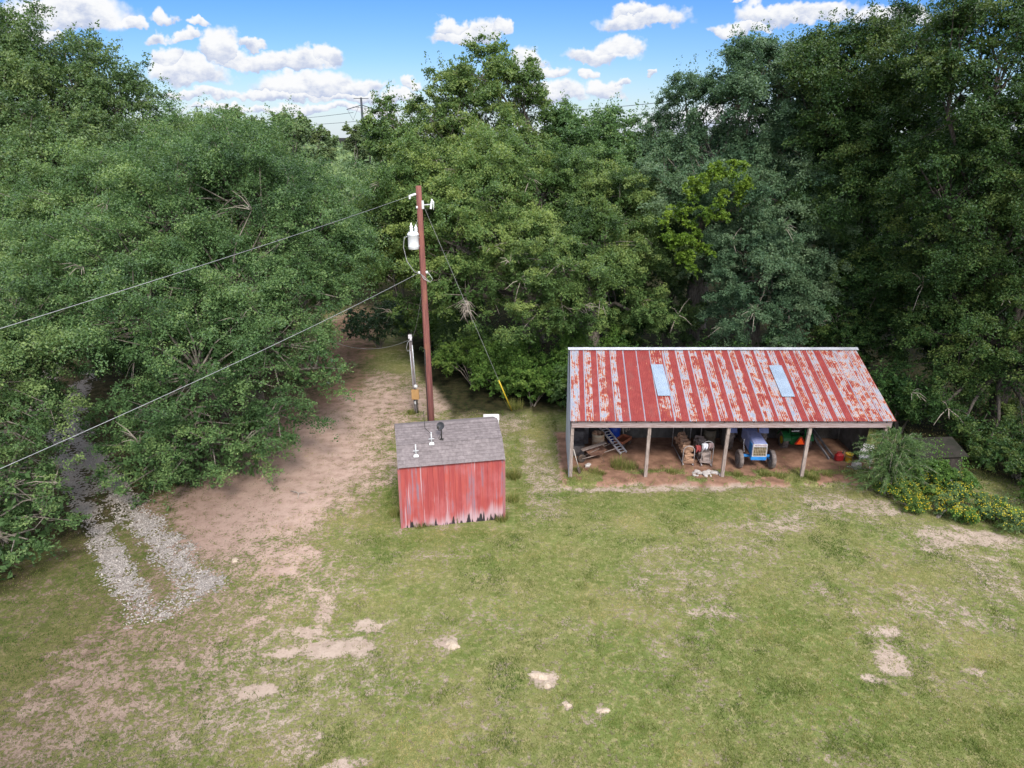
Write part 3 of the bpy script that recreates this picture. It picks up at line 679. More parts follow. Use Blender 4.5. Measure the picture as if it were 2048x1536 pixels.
for i, (px, py, w, h, lb) in enumerate([(1795, 1003, 1.5, .85, 'first yellow flowered bush, touching the feathery shrub'), (1838, 985, 1.4, 1.05, 'yellow flowered bush in front of the lean-to shed corner'), (1828, 1022, 1.3, .6, 'low yellow flowered bush second from the feathery shrub, at the lawn edge'),
                             (1868, 1035, 1.4, .7, 'low yellow flowered bush nearest the bare lawn edge'), (1880, 1003, 1.5, 1.0, 'yellow flowered bush in front of the lean-to shed middle'), (1925, 1008, 1.4, .95, 'yellow flowered bush in front of the lean-to shed right end'), (1915, 1038, 1.3, .6, 'low yellow flowered bush with bare lawn in front, below the lean-to right end'),
                             (1965, 1030, 1.9, .8, 'yellow flowered bush just right of the lean-to shed'), (2000, 1046, 1.9, .7, 'second last yellow flowered bush toward the right edge'), (2040, 1062, 2.0, .65, 'last yellow flowered bush, at the right edge of the photo')]):
    x, y = gp(px, py); bush(x, y, w, h, [LF_BUSH, LF_MID][i % 2], 90 + i, lb, 8500, .06, 'flowering_bush', 'yellow flowered bushes along the lawn edge', flower=260)
# feathery shrub in front of the last barn bay
def feathery(x, y, label):
    rng = np.random.default_rng(81); o = empty('feathery_shrub', (x, y, gz(x, y)), 0, label, 'bush')
    mb = MB(); P_, T_, N_ = [], [], []
    for k in range(190):
        a = rng.uniform(0, 6.28); out = rng.uniform(.2, 1.25); h = rng.uniform(.7, 2.5) * (1.12 - out * .40)
        p0 = Vector((cos(a) * .25, sin(a) * .2, 0)); p3 = Vector((cos(a) * out, sin(a) * out * .8, h)); pm = Vector((cos(a) * out * .35, sin(a) * out * .3, h * .8))
        tip = p3 + Vector((cos(a) * .45, sin(a) * .4, -.12))
        pts = [p0, p0.lerp(pm, .6), pm.lerp(p3, .5) + Vector((0, 0, .1)), p3, tip]
        if k % 3 == 0: mb.tube(pts, [.014, .011, .008, .006, .003], 4, False)
        for j in range(85):
            t = rng.uniform(.8, 3.99); i = int(t); q = pts[i].lerp(pts[i + 1], t - i); d = (pts[i + 1] - pts[i]).normalized()
            side = Vector(rng.normal(size=3)); tt = (d * .9 + side * .55 + Vector((0, 0, .1))).normalized()
            P_.append(q + tt * .06); T_.append(tt); N_.append(rng.normal(size=3) + np.array([0, 0, .8]))
    P_ = np.array(P_); T_ = np.array(T_); N_ = nrm(np.array(N_)); n = len(P_)
    me = leaf_mesh('foliage', P_, N_, rng.uniform(.09, .19, n), rng.uniform(.012, .026, n), .5 + rng.normal(0, .2, n), rng, T_); me.materials.append(LF_MID); link('foliage', me, o)
    mb.build('stem', TWIG, o); return o
fx, fy = gp(1772, 985); feathery(fx, fy, 'feathery pale green shrub growing in front of the last barn bay').scale = (1.15, 1.1, 1.12)

# weeds: tufts of long blades
def tuft_mesh(seed, n, h, w):
    rng = np.random.default_rng(seed); a = rng.uniform(0, 6.28, n); q = rng.random(n) ** .7 * w; b = a + rng.normal(0, .8, n); hh = h * rng.uniform(.4, 1, n); ln = rng.uniform(.1, .7, n)
    x, y = np.cos(a) * q, np.sin(a) * q; v = np.zeros((n, 3, 3)); ww = rng.uniform(.005, .012, n)
    for i, s in ((0, -1), (1, 1)): v[:, i] = np.stack([x - s * ww * np.sin(b), y + s * ww * np.cos(b), np.zeros(n) - .01], 1)
    v[:, 2] = np.stack([x + np.cos(b) * hh * ln, y + np.sin(b) * hh * ln, hh], 1)
    me = poly_mesh('weed_tuft', v.reshape(-1, 3), np.arange(n * 3).reshape(-1, 3), {'tint': np.repeat(np.clip(.5 + rng.normal(0, .2, n), 0, 1), 3)}, False)
    me.materials.append(bpy.data.materials['grass_blade']); return me
TUFT = [tuft_mesh(101, 240, .34, .26), tuft_mesh(102, 320, .5, .34), tuft_mesh(103, 160, .24, .22)]
for px, py, k, s, lb in [(1238, 938, 1, 1.1, 'tall grassy weed tuft inside the first barn bay'), (1262, 940, 0, 1.1, 'grassy weed tuft near the second barn post'), (1188, 948, 2, 1.0, 'small weed tuft by the wheelbarrow'), (1205, 952, 2, .8, 'small weed tuft below the wheelbarrow'), (1155, 945, 0, .8, 'weed tuft at the first barn post'), (1345, 950, 2, 1.1, 'weed tuft in front of the second barn bay'),
                  (1475, 955, 0, .8, 'weed tuft in front of the tractor left wheel'), (1530, 955, 0, .9, 'weed tuft in front of the tractor'), (1560, 958, 2, 1.1, 'low weed tuft left of the fourth barn post'), (1625, 962, 0, 1, 'weed tuft right of the fourth barn post'), (1655, 955, 2, 1, 'low weed tuft in front of the fourth bay'),
                  (840, 1052, 1, .7, 'weed tuft at the foot of the red shed wall, left half'), (860, 1050, 2, .9, 'small weeds at the left foot of the red shed wall'), (912, 1040, 1, .75, 'weed tuft at the middle foot of the red shed wall'), (975, 1036, 0, .7, 'small weeds along the right foot of the red shed wall'), (1003, 1038, 1, .8, 'weed clump at the right corner of the red shed'), (1028, 955, 1, .9, 'weeds behind the right side of the red shed'), (1026, 1000, 0, 1, 'weeds beside the right side of the red shed'), (792, 1030, 0, 1, 'weed tuft at the left corner of the red shed'),
                  (1030, 815, 1, 1.2, 'leafy weeds at the foot of the yellow guy guard'), (824, 828, 0, .9, 'weeds at the foot of the meter pole'), (960, 858, 1, 1.3, 'weeds poking up behind the red shed ridge')]:
    x, y = gp(px, py); o = link('weed_tuft', TUFT[k]); o.location = (x, y, gz(x, y)); o.scale = (s, s, s); o.rotation_euler = (0, 0, rnd.uniform(0, 6)); tag(o, lb, 'weeds', 'weed tufts')

# ================================================================== POLE BARN
WOOD = simple('weathered_wood', (.36, .30, .27), (.20, .155, .14), 5, .85, bump=.3, stretch=(6, 6, .7), tint=.5)
WOODH = simple('weathered_fascia', (.34, .28, .285), (.21, .145, .135), 4, .85, bump=.3, stretch=(.5, 5, 8), tint=.4)
DKWOOD = simple('dark_rafter', (.10, .085, .075), (.05, .042, .036), 5, .9)
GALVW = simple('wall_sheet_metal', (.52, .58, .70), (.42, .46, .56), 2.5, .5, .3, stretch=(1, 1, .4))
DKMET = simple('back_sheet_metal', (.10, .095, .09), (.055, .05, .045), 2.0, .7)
def roof_material():
    m, t, b = newmat('rusted_roof_sheet')
    O = t.obj(); g = t.attr('galv'); v = t.attr('slope'); sid = t.attr('sheet')
    wave = t.attr('wave')
    base = t.vm('ADD', O, t.node('ShaderNodeCombineXYZ', {'X': 0.0, 'Y': t.m('MULTIPLY', sid, 7.3), 'Z': 0.0}).outputs[0])
    blot = t.noise(t.scale(base, (3.8, 3.0, 3.0)), 1.0, 5, .68)
    strk = t.noise(t.scale(base, (22, .7, .7)), 1.0, 3, .6)
    fine = t.noise(t.scale(base, (30, 14, 14)), 1.0, 4, .7)
    n = t.m('ADD', t.m('ADD', t.m('MULTIPLY', blot, .58), t.m('MULTIPLY', strk, .42)), t.m('MULTIPLY', fine, .14))
    k = t.m('ADD', g, t.m('MULTIPLY', t.m('SUBTRACT', n, .57), 2.7))
    k = t.m('ADD', k, t.m('MULTIPLY', wave, .10))
    red = t.mix(t.smooth(blot, .3, .7), (.195, .029, .028), (.250, .044, .040))
    col = t.ramp(k, [(.30, (.215, .040, .038)), (.42, (.27, .060, .035)), (.48, (.36, .125, .050)), (.53, (.40, .30, .23)), (.57, (.315, .325, .375)), (.85, (.255, .285, .365))])
    col = t.mix(t.smooth(k, .28, .36), red, col)
    dirt = t.noise(t.scale(O, (2, 1, 1)), 1.0, 4, .6)
    col = t.mix(t.m('MULTIPLY', t.smooth(dirt, .5, .75), .25), col, (.20, .12, .10))
    t.set(b.inputs['Base Color'], col)
    t.set(b.inputs['Metallic'], t.m('MULTIPLY', t.smooth(k, .55, .7), .25))
    b.inputs['Roughness'].default_value = .55; b.inputs['Specular IOR Level'].default_value = .3
    return m
def corrugated(name, P00, P10, P01, P11, wl, amp, rows, mat, parent, org, attrs_fn=None, up=(0, 0, 1)):
    """sheet from P00..P10 (width) to P01..P11 (length), sine corrugations across the width"""
    P00, P10, P01, P11 = [np.array(p, float) for p in (P00, P10, P01, P11)]
    W = np.linalg.norm(P10 - P00); nx = int(W / wl * 6) + 1
    u = np.linspace(0, 1, nx); vv = np.linspace(0, 1, rows)
    U, V = np.meshgrid(u, vv)
    p = ((1 - U) * (1 - V))[..., None] * P00 + (U * (1 - V))[..., None] * P10 + ((1 - U) * V)[..., None] * P01 + (U * V)[..., None] * P11
    nn = np.cross(P10 - P00, P01 - P00); nn /= np.linalg.norm(nn)
    if nn @ np.array(up) < 0: nn = -nn
    wv = np.sin(U * W / wl * 2 * pi)
    h = amp * wv
    at_ = {}
    if attrs_fn:
        at_, extra = attrs_fn(U * W, V); h = h + extra
    at_['wave'] = wv
    p = p + h[..., None] * nn - np.array(org)
    me = grid_mesh(name, p[..., 0], p[..., 1], p[..., 2], at_); me.materials.append(mat)
    return link(name, me, parent)
BL, BR = 2.34, 15.42
barn = empty('pole_barn', (BL, 25.7, 0), 0, 'open fronted pole barn with a rusty red striped corrugated roof', 'barn')
BO = (BL, 25.7, 0)
EAVE_Z, RIDGE_Z, RY = 2.74, 4.50, 29.85
sheet_p = {0: .56, 1: .48, 2: .50, 3: .54, 4: .06, 5: .08, 6: .36, 7: .46}
def roof_attrs(X, V):
    pitch = .598; i = np.floor(X / pitch); f = X / pitch - i
    rr = np.random.default_rng(3).uniform(.43, .56, 40)
    for k, v_ in sheet_p.items(): rr[k] = v_
    red_from = np.random.default_rng(4).uniform(.50, .66, 40); red_from[[4, 5]] = .09; red_from[6] = .9; red_from[[13, 14]] = .75; red_from[19:] = 1.1; rr[19:] = .46; rr[20:] = .52
    ii = np.clip(i.astype(int), 0, 39)
    g = np.where(f < .07, .82, np.where(f < red_from[ii], rr[ii], .06))
    g = g - .10 * (V < .06) * (f > .07)
    return dict(galv=g, slope=V, sheet=i), np.where(f < .07, .006, 0.0) + .004 * np.sin(V * 9 + i * 2.1)
corrugated('roof', (BL, 25.62, EAVE_Z), (BR, 25.62, EAVE_Z), (BL + .26, RY, RIDGE_Z), (BR + .03, RY, RIDGE_Z), .0752, .011, 26, roof_material(), barn, BO, roof_attrs)
def roofpt(x, y): return (x, y, EAVE_Z + (RIDGE_Z - EAVE_Z) * (y - 25.62) / (RY - 25.62))
SKYL = simple('pale_roof_patch', (.32, .40, .50), (.26, .33, .43), 1.5, .45, .2)
for (x0, x1, y0, y1) in ((6.07, 6.60, 26.95, 28.80), (11.22, 11.76, 26.90, 28.74)):
    d = .045
    q = [roofpt(x0, y0), roofpt(x1, y0), roofpt(x0, y1), roofpt(x1, y1)]
    corrugated('roof_patch', *[(p[0], p[1] - .01, p[2] + d) for p in q], .0752, .011, 4, SKYL, barn, BO)
mb = MB(); RIDGE = simple('galvanised_ridge_cap', (.62, .64, .70), (.45, .46, .52), 2, .4, .5)
mb.prism([(BL + .18, RY - .16, RIDGE_Z - .012), (BL + .18, RY, RIDGE_Z + .065), (BL + .18, RY + .2, RIDGE_Z - .02), (BL + .18, RY + .2, RIDGE_Z - .05), (BL + .18, RY, RIDGE_Z + .035), (BL + .18, RY - .16, RIDGE_Z - .035 + .03)], (BR - BL - .06, 0, 0))
mb.build('ridge_cap', RIDGE, barn, BO)
def barn_post(x, lean, sh):
    mb = MB(); mb.cur = sh
    z0 = -.3; mb.bar((x - lean, 25.93, z0), (x, 25.93, 2.46), .105, .135)
    mb.cur = min(1, sh + .25); mb.box((x + .0, 25.86, 2.28), (.13, .035, .5), bev=.01)
    mb.build('post', WOOD, barn, BO)
for x, l, s in ((2.46, .02, .45), (5.60, .03, .4), (8.82, .05, .35), (12.13, .04, .5), (15.22, .02, .4)): barn_post(x, l, s)
mb = MB()
mb.cur = .72; mb.box(((BL + BR) / 2, 25.775, 2.47), (BR - BL - .16, .04, .135))
mb.cur = .30; mb.box(((BL + BR) / 2 , 25.795, 2.602), (BR - BL - .12, .045, .128))
mb.build('fascia_board', WOODH, barn, BO)
corrugated('side_wall', (BL + .02, 25.82, -.15), (BL + .20, RY + .02, -.15), (BL + .02, 25.82, 2.70), (BL + .20, RY + .02, 4.42), .0752, .010, 3, GALVW, barn, BO, up=(-1, 0, 0))
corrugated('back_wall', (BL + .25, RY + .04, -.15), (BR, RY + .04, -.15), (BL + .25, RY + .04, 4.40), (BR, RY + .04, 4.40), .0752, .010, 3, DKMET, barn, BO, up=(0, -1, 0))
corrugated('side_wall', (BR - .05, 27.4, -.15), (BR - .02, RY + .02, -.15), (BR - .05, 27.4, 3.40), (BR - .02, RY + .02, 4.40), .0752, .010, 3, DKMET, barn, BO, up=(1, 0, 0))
mb = MB()
for k in range(22):
    x = BL + .3 + k * (BR - BL - .6) / 21; a = roofpt(x, 25.72); b_ = roofpt(x, RY - .05); mb.bar((a[0], a[1], a[2] - .10), (b_[0], b_[1], b_[2] - .10), .045, .13)
mb.build('rafter', DKWOOD, barn, BO)

# loose earth and stones along the broken edge of the barn pad
PALE = simple('pale_concrete', (.52, .49, .47), (.34, .31, .29), 8, .9, bump=.4)
def chunk(mb, c, r, rng):
    n = 7; pr = []
    vs = []; fs = []
    for zz, rr in ((-.4, .8), (.15, 1.0), (.55, .6)):
        for k in range(n):
            a = 2 * pi * k / n; q = r * rr * rng.uniform(.75, 1.2); vs.append((c[0] + cos(a) * q, c[1] + sin(a) * q * .8, c[2] + zz * r * rng.uniform(.8, 1.1)))
    for i in range(2):
        for k in range(n): j = (k + 1) % n; fs.append((i * n + k, i * n + j, i * n + n + j, i * n + n + k))
    fs.append(tuple(range(2 * n, 3 * n))); fs.append(tuple(range(n - 1, -1, -1))); mb.add(vs, fs)
rg = np.random.default_rng(55)
CH = []
for k in range(4):
    mb = MB(); chunk(mb, (0, 0, 0), 1.0, rg); o = mb.build('concrete_chunk', PALE); CH.append(o)
spots = [(7.72 + rg.uniform(-.1, 1.05), 25.98 + rg.uniform(-.05, .42), rg.uniform(.05, .13)) for _ in range(24)]
LBL = 'broken pale concrete chunk in the rubble heap before the firewood racks'
for i, (x, y, r) in enumerate(spots):
    o = CH[i % 4] if i < 4 else copy_thing(CH[i % 4], (0, 0, 0))
    o.location = (x, y, gz(x, y) + r * .35); o.scale = (r * rg.uniform(.9, 1.5), r, r * .8); o.rotation_euler = (rg.uniform(-.3, .3), rg.uniform(-.3, .3), rg.uniform(0, 6)); tag(o, LBL, 'rubble', 'rubble heap in front of the firewood racks')
x, y = gp(1176, 937); o = copy_thing(CH[0], (x, y, gz(x, y) + .06), 1.0, (.2, .15, .13), 'single grey concrete lump under the wheelbarrow nose'); o['group'] = 'loose lumps in the first bay'

# --- firewood racks and logs
STEEL = simple('grey_steel', (.34, .34, .35), (.22, .21, .21), 8, .5, .5)
RACKM = simple('grey_painted_tube', (.46, .44, .46), (.30, .28, .28), 9, .5, .2)
DARKSTEEL = simple('dark_steel', (.07, .065, .06), (.12, .08, .06), 6, .6, .4)
def rack(x, y, L, label, hoopz):
    o = empty('firewood_rack', (x, y, .1), 0, label, 'firewood rack', 'firewood racks in the second bay')
    for yy, hh in ((0, hoopz), (L, 1.35)):
        mb = MB(); pts = [(-.24, yy, 0), (-.24, yy, hh - .24)] + [(-.24 * cos(t), yy, hh - .24 + .24 * sin(t)) for t in (.4, .8, 1.2, 1.57, 1.94, 2.34, 2.74)] + [(.24, yy, hh - .24), (.24, yy, 0)]
        mb.tube(pts, .017, 8); mb.build('hoop', RACKM, o)
    mb = MB()
    for sx in (-.2, .2): mb.tube([(sx, -.05, .09), (sx, L + .05, .09)], .02, 6)
    mb.build('rail', RACKM, o); return o
rack(7.58, 26.92, 2.0, 'left firewood rack loaded with split orange brown logs', .95); rack(8.36, 26.86, 2.0, 'right firewood rack with grey weathered logs and cloths on its hoop', 1.20)
LOGM = [simple('split_log_orange', (.42, .265, .18), (.24, .135, .085), 9, .9, bump=.4, stretch=(.8, 4, 4), tint=.5), simple('split_log_grey', (.34, .28, .26), (.22, .17, .15), 5, .9, bump=.3, stretch=(.8, 5, 5), tint=.5)]
LOGP = []
def log_mesh(seed, m):
    rng = np.random.default_rng(seed); mb = MB(); L = .23
    prof = [(-.085, -.05), (.0, -.085), (.085, -.045), (.075, .035), (.0, .085), (-.07, .04)]
    prof = [(a * rng.uniform(.8, 1.2), b * rng.uniform(.8, 1.2)) for a, b in prof]
    vs = [(sx * L * rng.uniform(.93, 1.05), a * (1 if sx < 0 else rng.uniform(.8, 1.1)), b) for sx in (-1, 1) for a, b in prof]; n = len(prof)
    mb.add(vs, [tuple(range(n - 1, -1, -1)), tuple(range(n, 2 * n))] + [(i, (i + 1) % n, n + (i + 1) % n, n + i) for i in range(n)])
    return mb.build('log', m)
P_or = [log_mesh(201, LOGM[0]), log_mesh(202, LOGM[0]), log_mesh(203, LOGM[0])]; P_gr = [log_mesh(204, LOGM[1]), log_mesh(205, LOGM[1]), log_mesh(206, LOGM[1])]
def stack(x, y, protos, heights, label, group):
    first = set()
    for j, hh in enumerate(heights):
        for k in range(hh):
            if j > 1 and k < hh - 2: continue
            i = rnd.randrange(3)
            o = protos[i]
            if i in first: o = copy_thing(o, (0, 0, 0))
            first.add(i)
            o.location = (x + rnd.uniform(-.03, .03), y + .06 + j * .148 + rnd.uniform(-.03, .03), .1 + .19 + k * .142 + rnd.uniform(-.015, .015))
            o.rotation_euler = (rnd.uniform(0, 6.28), rnd.uniform(-.25, .25), rnd.uniform(-.75, .75)); o.scale = (rnd.uniform(.6, 1.1), rnd.uniform(.6, 1.35), rnd.uniform(.6, 1.35)); tag(o, label, 'log', group)
stack(7.60, 26.95, P_or, [3, 4, 5, 4, 5, 5, 4, 6, 5, 6, 5, 4, 3], 'split orange brown log stacked on the left firewood rack', 'logs on the left firewood rack')
stack(8.38, 26.90, P_gr, [2, 3, 4, 3, 2, 4, 3, 5, 4, 5, 3, 2], 'grey weathered log stacked on the right firewood rack', 'logs on the right firewood rack')
def cloth(name, x, y, z, w, h, col, label, seed):
    rng = np.random.default_rng(seed); nu, nv = 14, 16; m = simple(name + '_fabric', col, tuple(c * .75 for c in col), 5, .9)
    U, V = np.meshgrid(np.linspace(-1, 1, nu), np.linspace(0, 1, nv))
    s = (V - .42) * h * 1.5
    Y = np.where(s < 0, -.05 - .03 * np.sin(U * 5) * np.abs(s) * 6, .05); Yc = np.clip(s / .08, -1, 1) * .05
    Z = z - np.maximum(np.abs(s) - .05, 0) - .02 * U ** 2
    Y = y + Yc + .05 * np.sin(U * 6 + seed) * np.minimum(np.abs(s) * 4, 1); X = x + U * w / 2 * (1 - .35 * np.abs(s)) + .02 * np.sin(V * 9)
    me = grid_mesh(name, X, Y, Z + .012, {}); me.materials.append(m); o = link(name, me); tag(o, label, 'cloth'); return o
cloth('cloth', 8.22, 26.86, 1.19, .24, .42, (.70, .72, .80), 'white cloth hung over the right firewood rack hoop', 1)
cloth('cloth', 8.47, 26.86, 1.21, .22, .40, (.36, .26, .26), 'dusty mauve cloth hung over the right firewood rack hoop', 2)
cloth('cloth', 8.02, 27.05, 1.02, .26, .45, (.36, .07, .07), 'red cloth slumped between the two firewood racks', 3)

# --- barrel, wheelbarrow, ladder, drum, wagon, shovel
RUSTD = simple('rusty_white_drum', (.42, .37, .28), (.30, .17, .10), 2.2, .7, bump=.2, stretch=(1, 1, 2.5))
x, y = 3.86, 28.35; z0 = .1
o = empty('steel_drum', (x, y, z0), 0, 'rusty off white steel drum filled with scrap wood, behind the wheelbarrow', 'drum')
mb = MB(); pr = [(0.0, .0), (.28, 0), (.285, .02)]
for k in range(3): b0 = .28 * k + .02; pr += [(.28, b0 + .03), (.28, b0 + .25), (.295, b0 + .27)]
pr += [(.28, .90), (.292, .92), (.27, .92), (.262, .9), (.26, .7), (0, .7)]; mb.lathe(pr, n=26); mb.build('drum_body', RUSTD, o)
mb = MB()
for k in range(8): mb.cur = rnd.random(); mb.box((rnd.uniform(-.12, .12), rnd.uniform(-.12, .12), .82 + rnd.uniform(-.05, .1)), (.10, .08, .36), rotm('Z', rnd.uniform(0, 360)) @ rotm('X', rnd.uniform(20, 80)))
mb.build('scrap_wood', LOGM[0], empty('scrap_wood_pile', (x, y, z0), 0, 'brown scrap wood pieces poking out of the rusty drum', 'scrap wood'))
RUST = simple('rust_brown', (.24, .135, .095), (.13, .07, .055), 7, .85, bump=.3)
x, y = 3.62, 27.45
o = empty('wheelbarrow', (x, y, .1), R(-72), 'rusty wheelbarrow with a plank across its tray', 'wheelbarrow')
mb = MB()
outer = [(-.30, -.45), (.30, -.45), (.34, .40), (-.34, .40)]; innr = [(-.18, -.25), (.18, -.25), (.2, .25), (-.2, .25)]
vs = [(a, b, .62 if b > 0 else .55) for a, b in outer] + [(a, b, .34) for a, b in innr]; vs2 = [(p[0] * .97, p[1] * .97, p[2] + .012) for p in vs]
mb.add(vs, [(4, 5, 6, 7), (0, 1, 5, 4), (1, 2, 6, 5), (2, 3, 7, 6), (3, 0, 4, 7)]); mb.tube([(*outer[i % 4], .62 if outer[i % 4][1] > 0 else .55) for i in range(5)], .014, 6); mb.build('tray', RUST, o)
mb = MB()
for s in (-1, 1): mb.tube([(s * .06, -.62, .2), (s * .16, -.2, .31), (s * .27, .85, .58)], .02, 6)
mb.build('handle', WOOD, o)
for s in (-1, 1):
    mb = MB(); mb.tube([(s * .2, .2, .34), (s * .24, .36, 0), (s * .24, .2, 0.0)], .013, 6); mb.build('leg', DARKSTEEL, o)
mb = MB(); Wm = rotm('Y', 90); mb.lathe([(.0, -.02), (.12, -.03), (.18, -.045), (.195, 0), (.18, .045), (.12, .03), (0, .02)], (0, -.62, .2), 18, Wm); mb.build('wheel', DARKSTEEL, o)
mb = MB(); mb.bar((3.02, 27.33, .66), (4.12, 27.72, .86), .20, .03); po = mb.build('plank', WOOD); tag(po, 'weathered plank lying across the wheelbarrow tray', 'plank')
ALU = simple('dull_aluminium', (.74, .74, .78), (.50, .48, .52), 6, .4, .25)
# ladder on edge, leaning against junk: two rails and rungs
def ladder():
    a = Vector((3.95, 29.45, 1.15)); b_ = Vector((5.00, 28.10, .16)); d = (b_ - a).normalized(); side = Vector((.55, .42, -.1)); side = (side - d * side.dot(d)).normalized(); W = .40
    o = empty('ladder', tuple(b_), 0, 'aluminium ladder leaning down to the floor beside the rusty drum', 'ladder')
    for s in (-.5, .5):
        mb = MB(); mb.bar(a + side * W * s, b_ + side * W * s, .035, .085); mb.build('rail', ALU, o, tuple(b_))
    L = (b_ - a).length; n = 13
    for k in range(n):
        p = a + d * L * (k + .5) / n; mb = MB(); mb.tube([p - side * W * .47, p + side * W * .47], .022, 8); mb.build('rung', ALU, o, tuple(b_))
ladder()
BLUEP = simple('blue_plastic', (.008, .05, .36), (.006, .035, .24), 3, .4)
o = empty('plastic_drum', (4.72, 29.4, .1), 0, 'bright blue plastic drum at the back of the first bay', 'drum')
mb = MB(); mb.lathe([(0, 0), (.27, 0), (.29, .05), (.29, .28), (.3, .31), (.29, .34), (.29, .60), (.3, .63), (.29, .66), (.29, .86), (.25, .92), (.23, .92), (.22, .89), (0, .89)], n=26); mb.build('drum_body', BLUEP, o)
mb = MB(); mb.lathe([(0, .0), (.045, 0), (.045, .03), (0, .03)], (.1, .05, .89), 12); mb.build('bung', BLUEP, o)
REDW = simple('faded_red_paint', (.36, .105, .06), (.24, .10, .05), 5, .7)
o = empty('toy_wagon', (5.08, 29.0, .1), R(-38), 'small rusty red pull wagon near the blue drum', 'wagon')
mb = MB(); mb.box((0, 0, .26), (.46, .85, .03))
for s in (-1, 1): mb.box((s * .22, 0, .33), (.025, .85, .13), bev=.006); mb.box((0, s * .415, .33), (.415, .025, .125), bev=.006)
mb.build('tray', REDW, o)
for sx in (-1, 1):
    for sy in (-1, 1):
        mb = MB(); mb.lathe([(0, -.02), (.07, -.025), (.115, -.03), (.125, 0), (.115, .03), (.07, .025), (0, .02)], (sx * .2, sy * .3, .125), 16, Wm); mb.build('wheel', DARKSTEEL, o)
mb = MB(); mb.tube([(0, -.4, .2), (0, -.6, .24), (0, -.95, .42)], .012, 6); mb.tube([(-.07, -.95, .42), (.07, -.95, .42)], .012, 6); mb.build('handle', DARKSTEEL, o)
# hanging ropes in the first bay
for k, xx in enumerate((5.02, 5.12, 5.24)):
    mb = MB(); mb.tube([(xx, 29.0, 3.9), (xx + .02, 28.98, 1.6), (xx + .06 + .03 * k, 28.95, .72 + .1 * k)], .012, 5); mb.tube([(xx + .06 + .03 * k, 28.95, .72 + .1 * k), (xx + .02, 28.93, .9), (xx, 28.97, 1.4)], .010, 5)
    r_ = mb.build('rope', TWIG); tag(r_, 'pale rope end hanging from the rafters by the blue drum', 'rope', 'ropes hanging by the blue drum')
o = empty('shovel', (2.86, 26.22, .1), 0, 'long handled shovel leaning on the first barn post', 'shovel')
mb = MB(); mb.tube([(-.30, -.05, 1.15), (-.06, .0, .28)], .016, 6); mb.build('handle', simple('pale_ash', (.62, .58, .54), (.5, .46, .42), 5, .7), o)
mb = MB(); mb.add([(-.14, -.03, .3), (.0, .03, .3), (.05, .02, .05), (-.0, -.02, .0), (-.06, -.05, .06)], [(0, 1, 2, 3, 4)]); mb.add([(-.14, -.04, .3), (.0, .02, .3), (.05, .01, .05), (-.0, -.03, .0), (-.06, -.06, .06)], [(4, 3, 2, 1, 0)]); mb.build('blade', DARKSTEEL, o)
# junk pile against the left wall
GREYM = simple('dusty_grey', (.20, .19, .20), (.10, .09, .09), 4, .8)
for i, (px, py, w, d, h, lb) in enumerate([(2.95, 29.2, .7, .8, .8, 'dusty grey crate at the back left corner of the barn'), (2.95, 28.2, .5, .5, .45, 'low dusty box along the left barn wall'), (3.3, 29.4, .4, .4, 1.1, 'tall narrow dusty box behind the rusty drum')]):
    mb = MB(); mb.box((0, 0, h / 2), (w, d, h), bev=.02); mb.box((0, 0, h + .012), (w + .05, d + .05, .03), rotm('Z', 2)); mb.box((0, -d / 2 - .012, h * .5), (w * .8, .02, h * .12)); o = mb.build('storage_crate', GREYM); o.location = (px, py, .09); o.rotation_euler = (0, 0, R(8 * i - 6)); tag(o, lb, 'crate')
# dark barrel beside the tractor
o = empty('oil_drum', (9.0, 28.9, .1), 0, 'dark oil drum in the shadow between the firewood and the tractor', 'drum')
mb = MB(); mb.lathe([(0, 0), (.28, 0), (.28, .28), (.295, .3), (.28, .32), (.28, .58), (.295, .6), (.28, .62), (.28, .86), (.29, .88), (.27, .88), (.265, .85), (0, .85)], n=22); mb.build('drum_body', simple('grimy_drum', (.13, .12, .09), (.06, .05, .04), 3, .7), o)

# --- tractor
BLUE = simple('tractor_blue', (.030, .21, .55), (.02, .15, .42), 3, .42, tint=0)
BLUEF = simple('faded_hood_blue', (.30, .33, .56), (.19, .23, .46), 3, .5)
WHT = simple('off_white_paint', (.74, .72, .74), (.60, .57, .60), 6, .55)
TYRE = simple('dusty_tyre', (.20, .165, .155), (.09, .075, .07), 5, .95, bump=.3)
GOLD = simple('radiator_gold', (.16, .115, .06), (.09, .065, .035), 8, .6)
BLACK = simple('black_rubber', (.022, .022, .022), (.04, .038, .035), 6, .7)
def tyre_wheel(parent, c, Rr, w, rim, lugs, rimmat, name='wheel'):
    k = Rr
    o = empty(name, (0, 0, 0)); o.parent = parent; o.location = c
    mb = MB(); h = w / 2
    mb.lathe([(rim, -h * .8), (k * .86, -h), (k * .96, -h * .8), (k * .985, 0), (k * .96, h * .8), (k * .86, h), (rim, h * .8), (rim * .97, 0), (rim, -h * .8)], (0, 0, 0), 30, Wm)
    for j in range(lugs):
        a = 2 * pi * j / lugs
        for s in (-1, 1):
            a2 = a + (pi / lugs if s > 0 else 0); M = rotm('X', math.degrees(a2)); mb.box(M @ Vector((s * h * .48, 0, k * .985)), (h * 1.0, .05, .055), M @ rotm('Z', 38 * s))
    mb.build('tyre', TYRE, o)
    mb = MB(); mb.lathe([(0, -h * .25), (rim * .35, -h * .3), (rim * .4, -h * .1), (rim * .8, -h * .05), (rim * .99, -h * .75), (rim * .99, h * .75), (rim * .8, h * .05), (rim * .4, h * .1), (rim * .35, h * .3), (0, h * .25)], (0, 0, 0), 24, Wm)
    for j in range(6):
        M = rotm('X', 60 * j); mb.lathe([(0, h * .32), (.018, h * .32), (.018, -h * .32), (0, -h * .32)], M @ Vector((0, 0, rim * .28)), 6, Wm)
    mb.build('rim', rimmat, o); return o
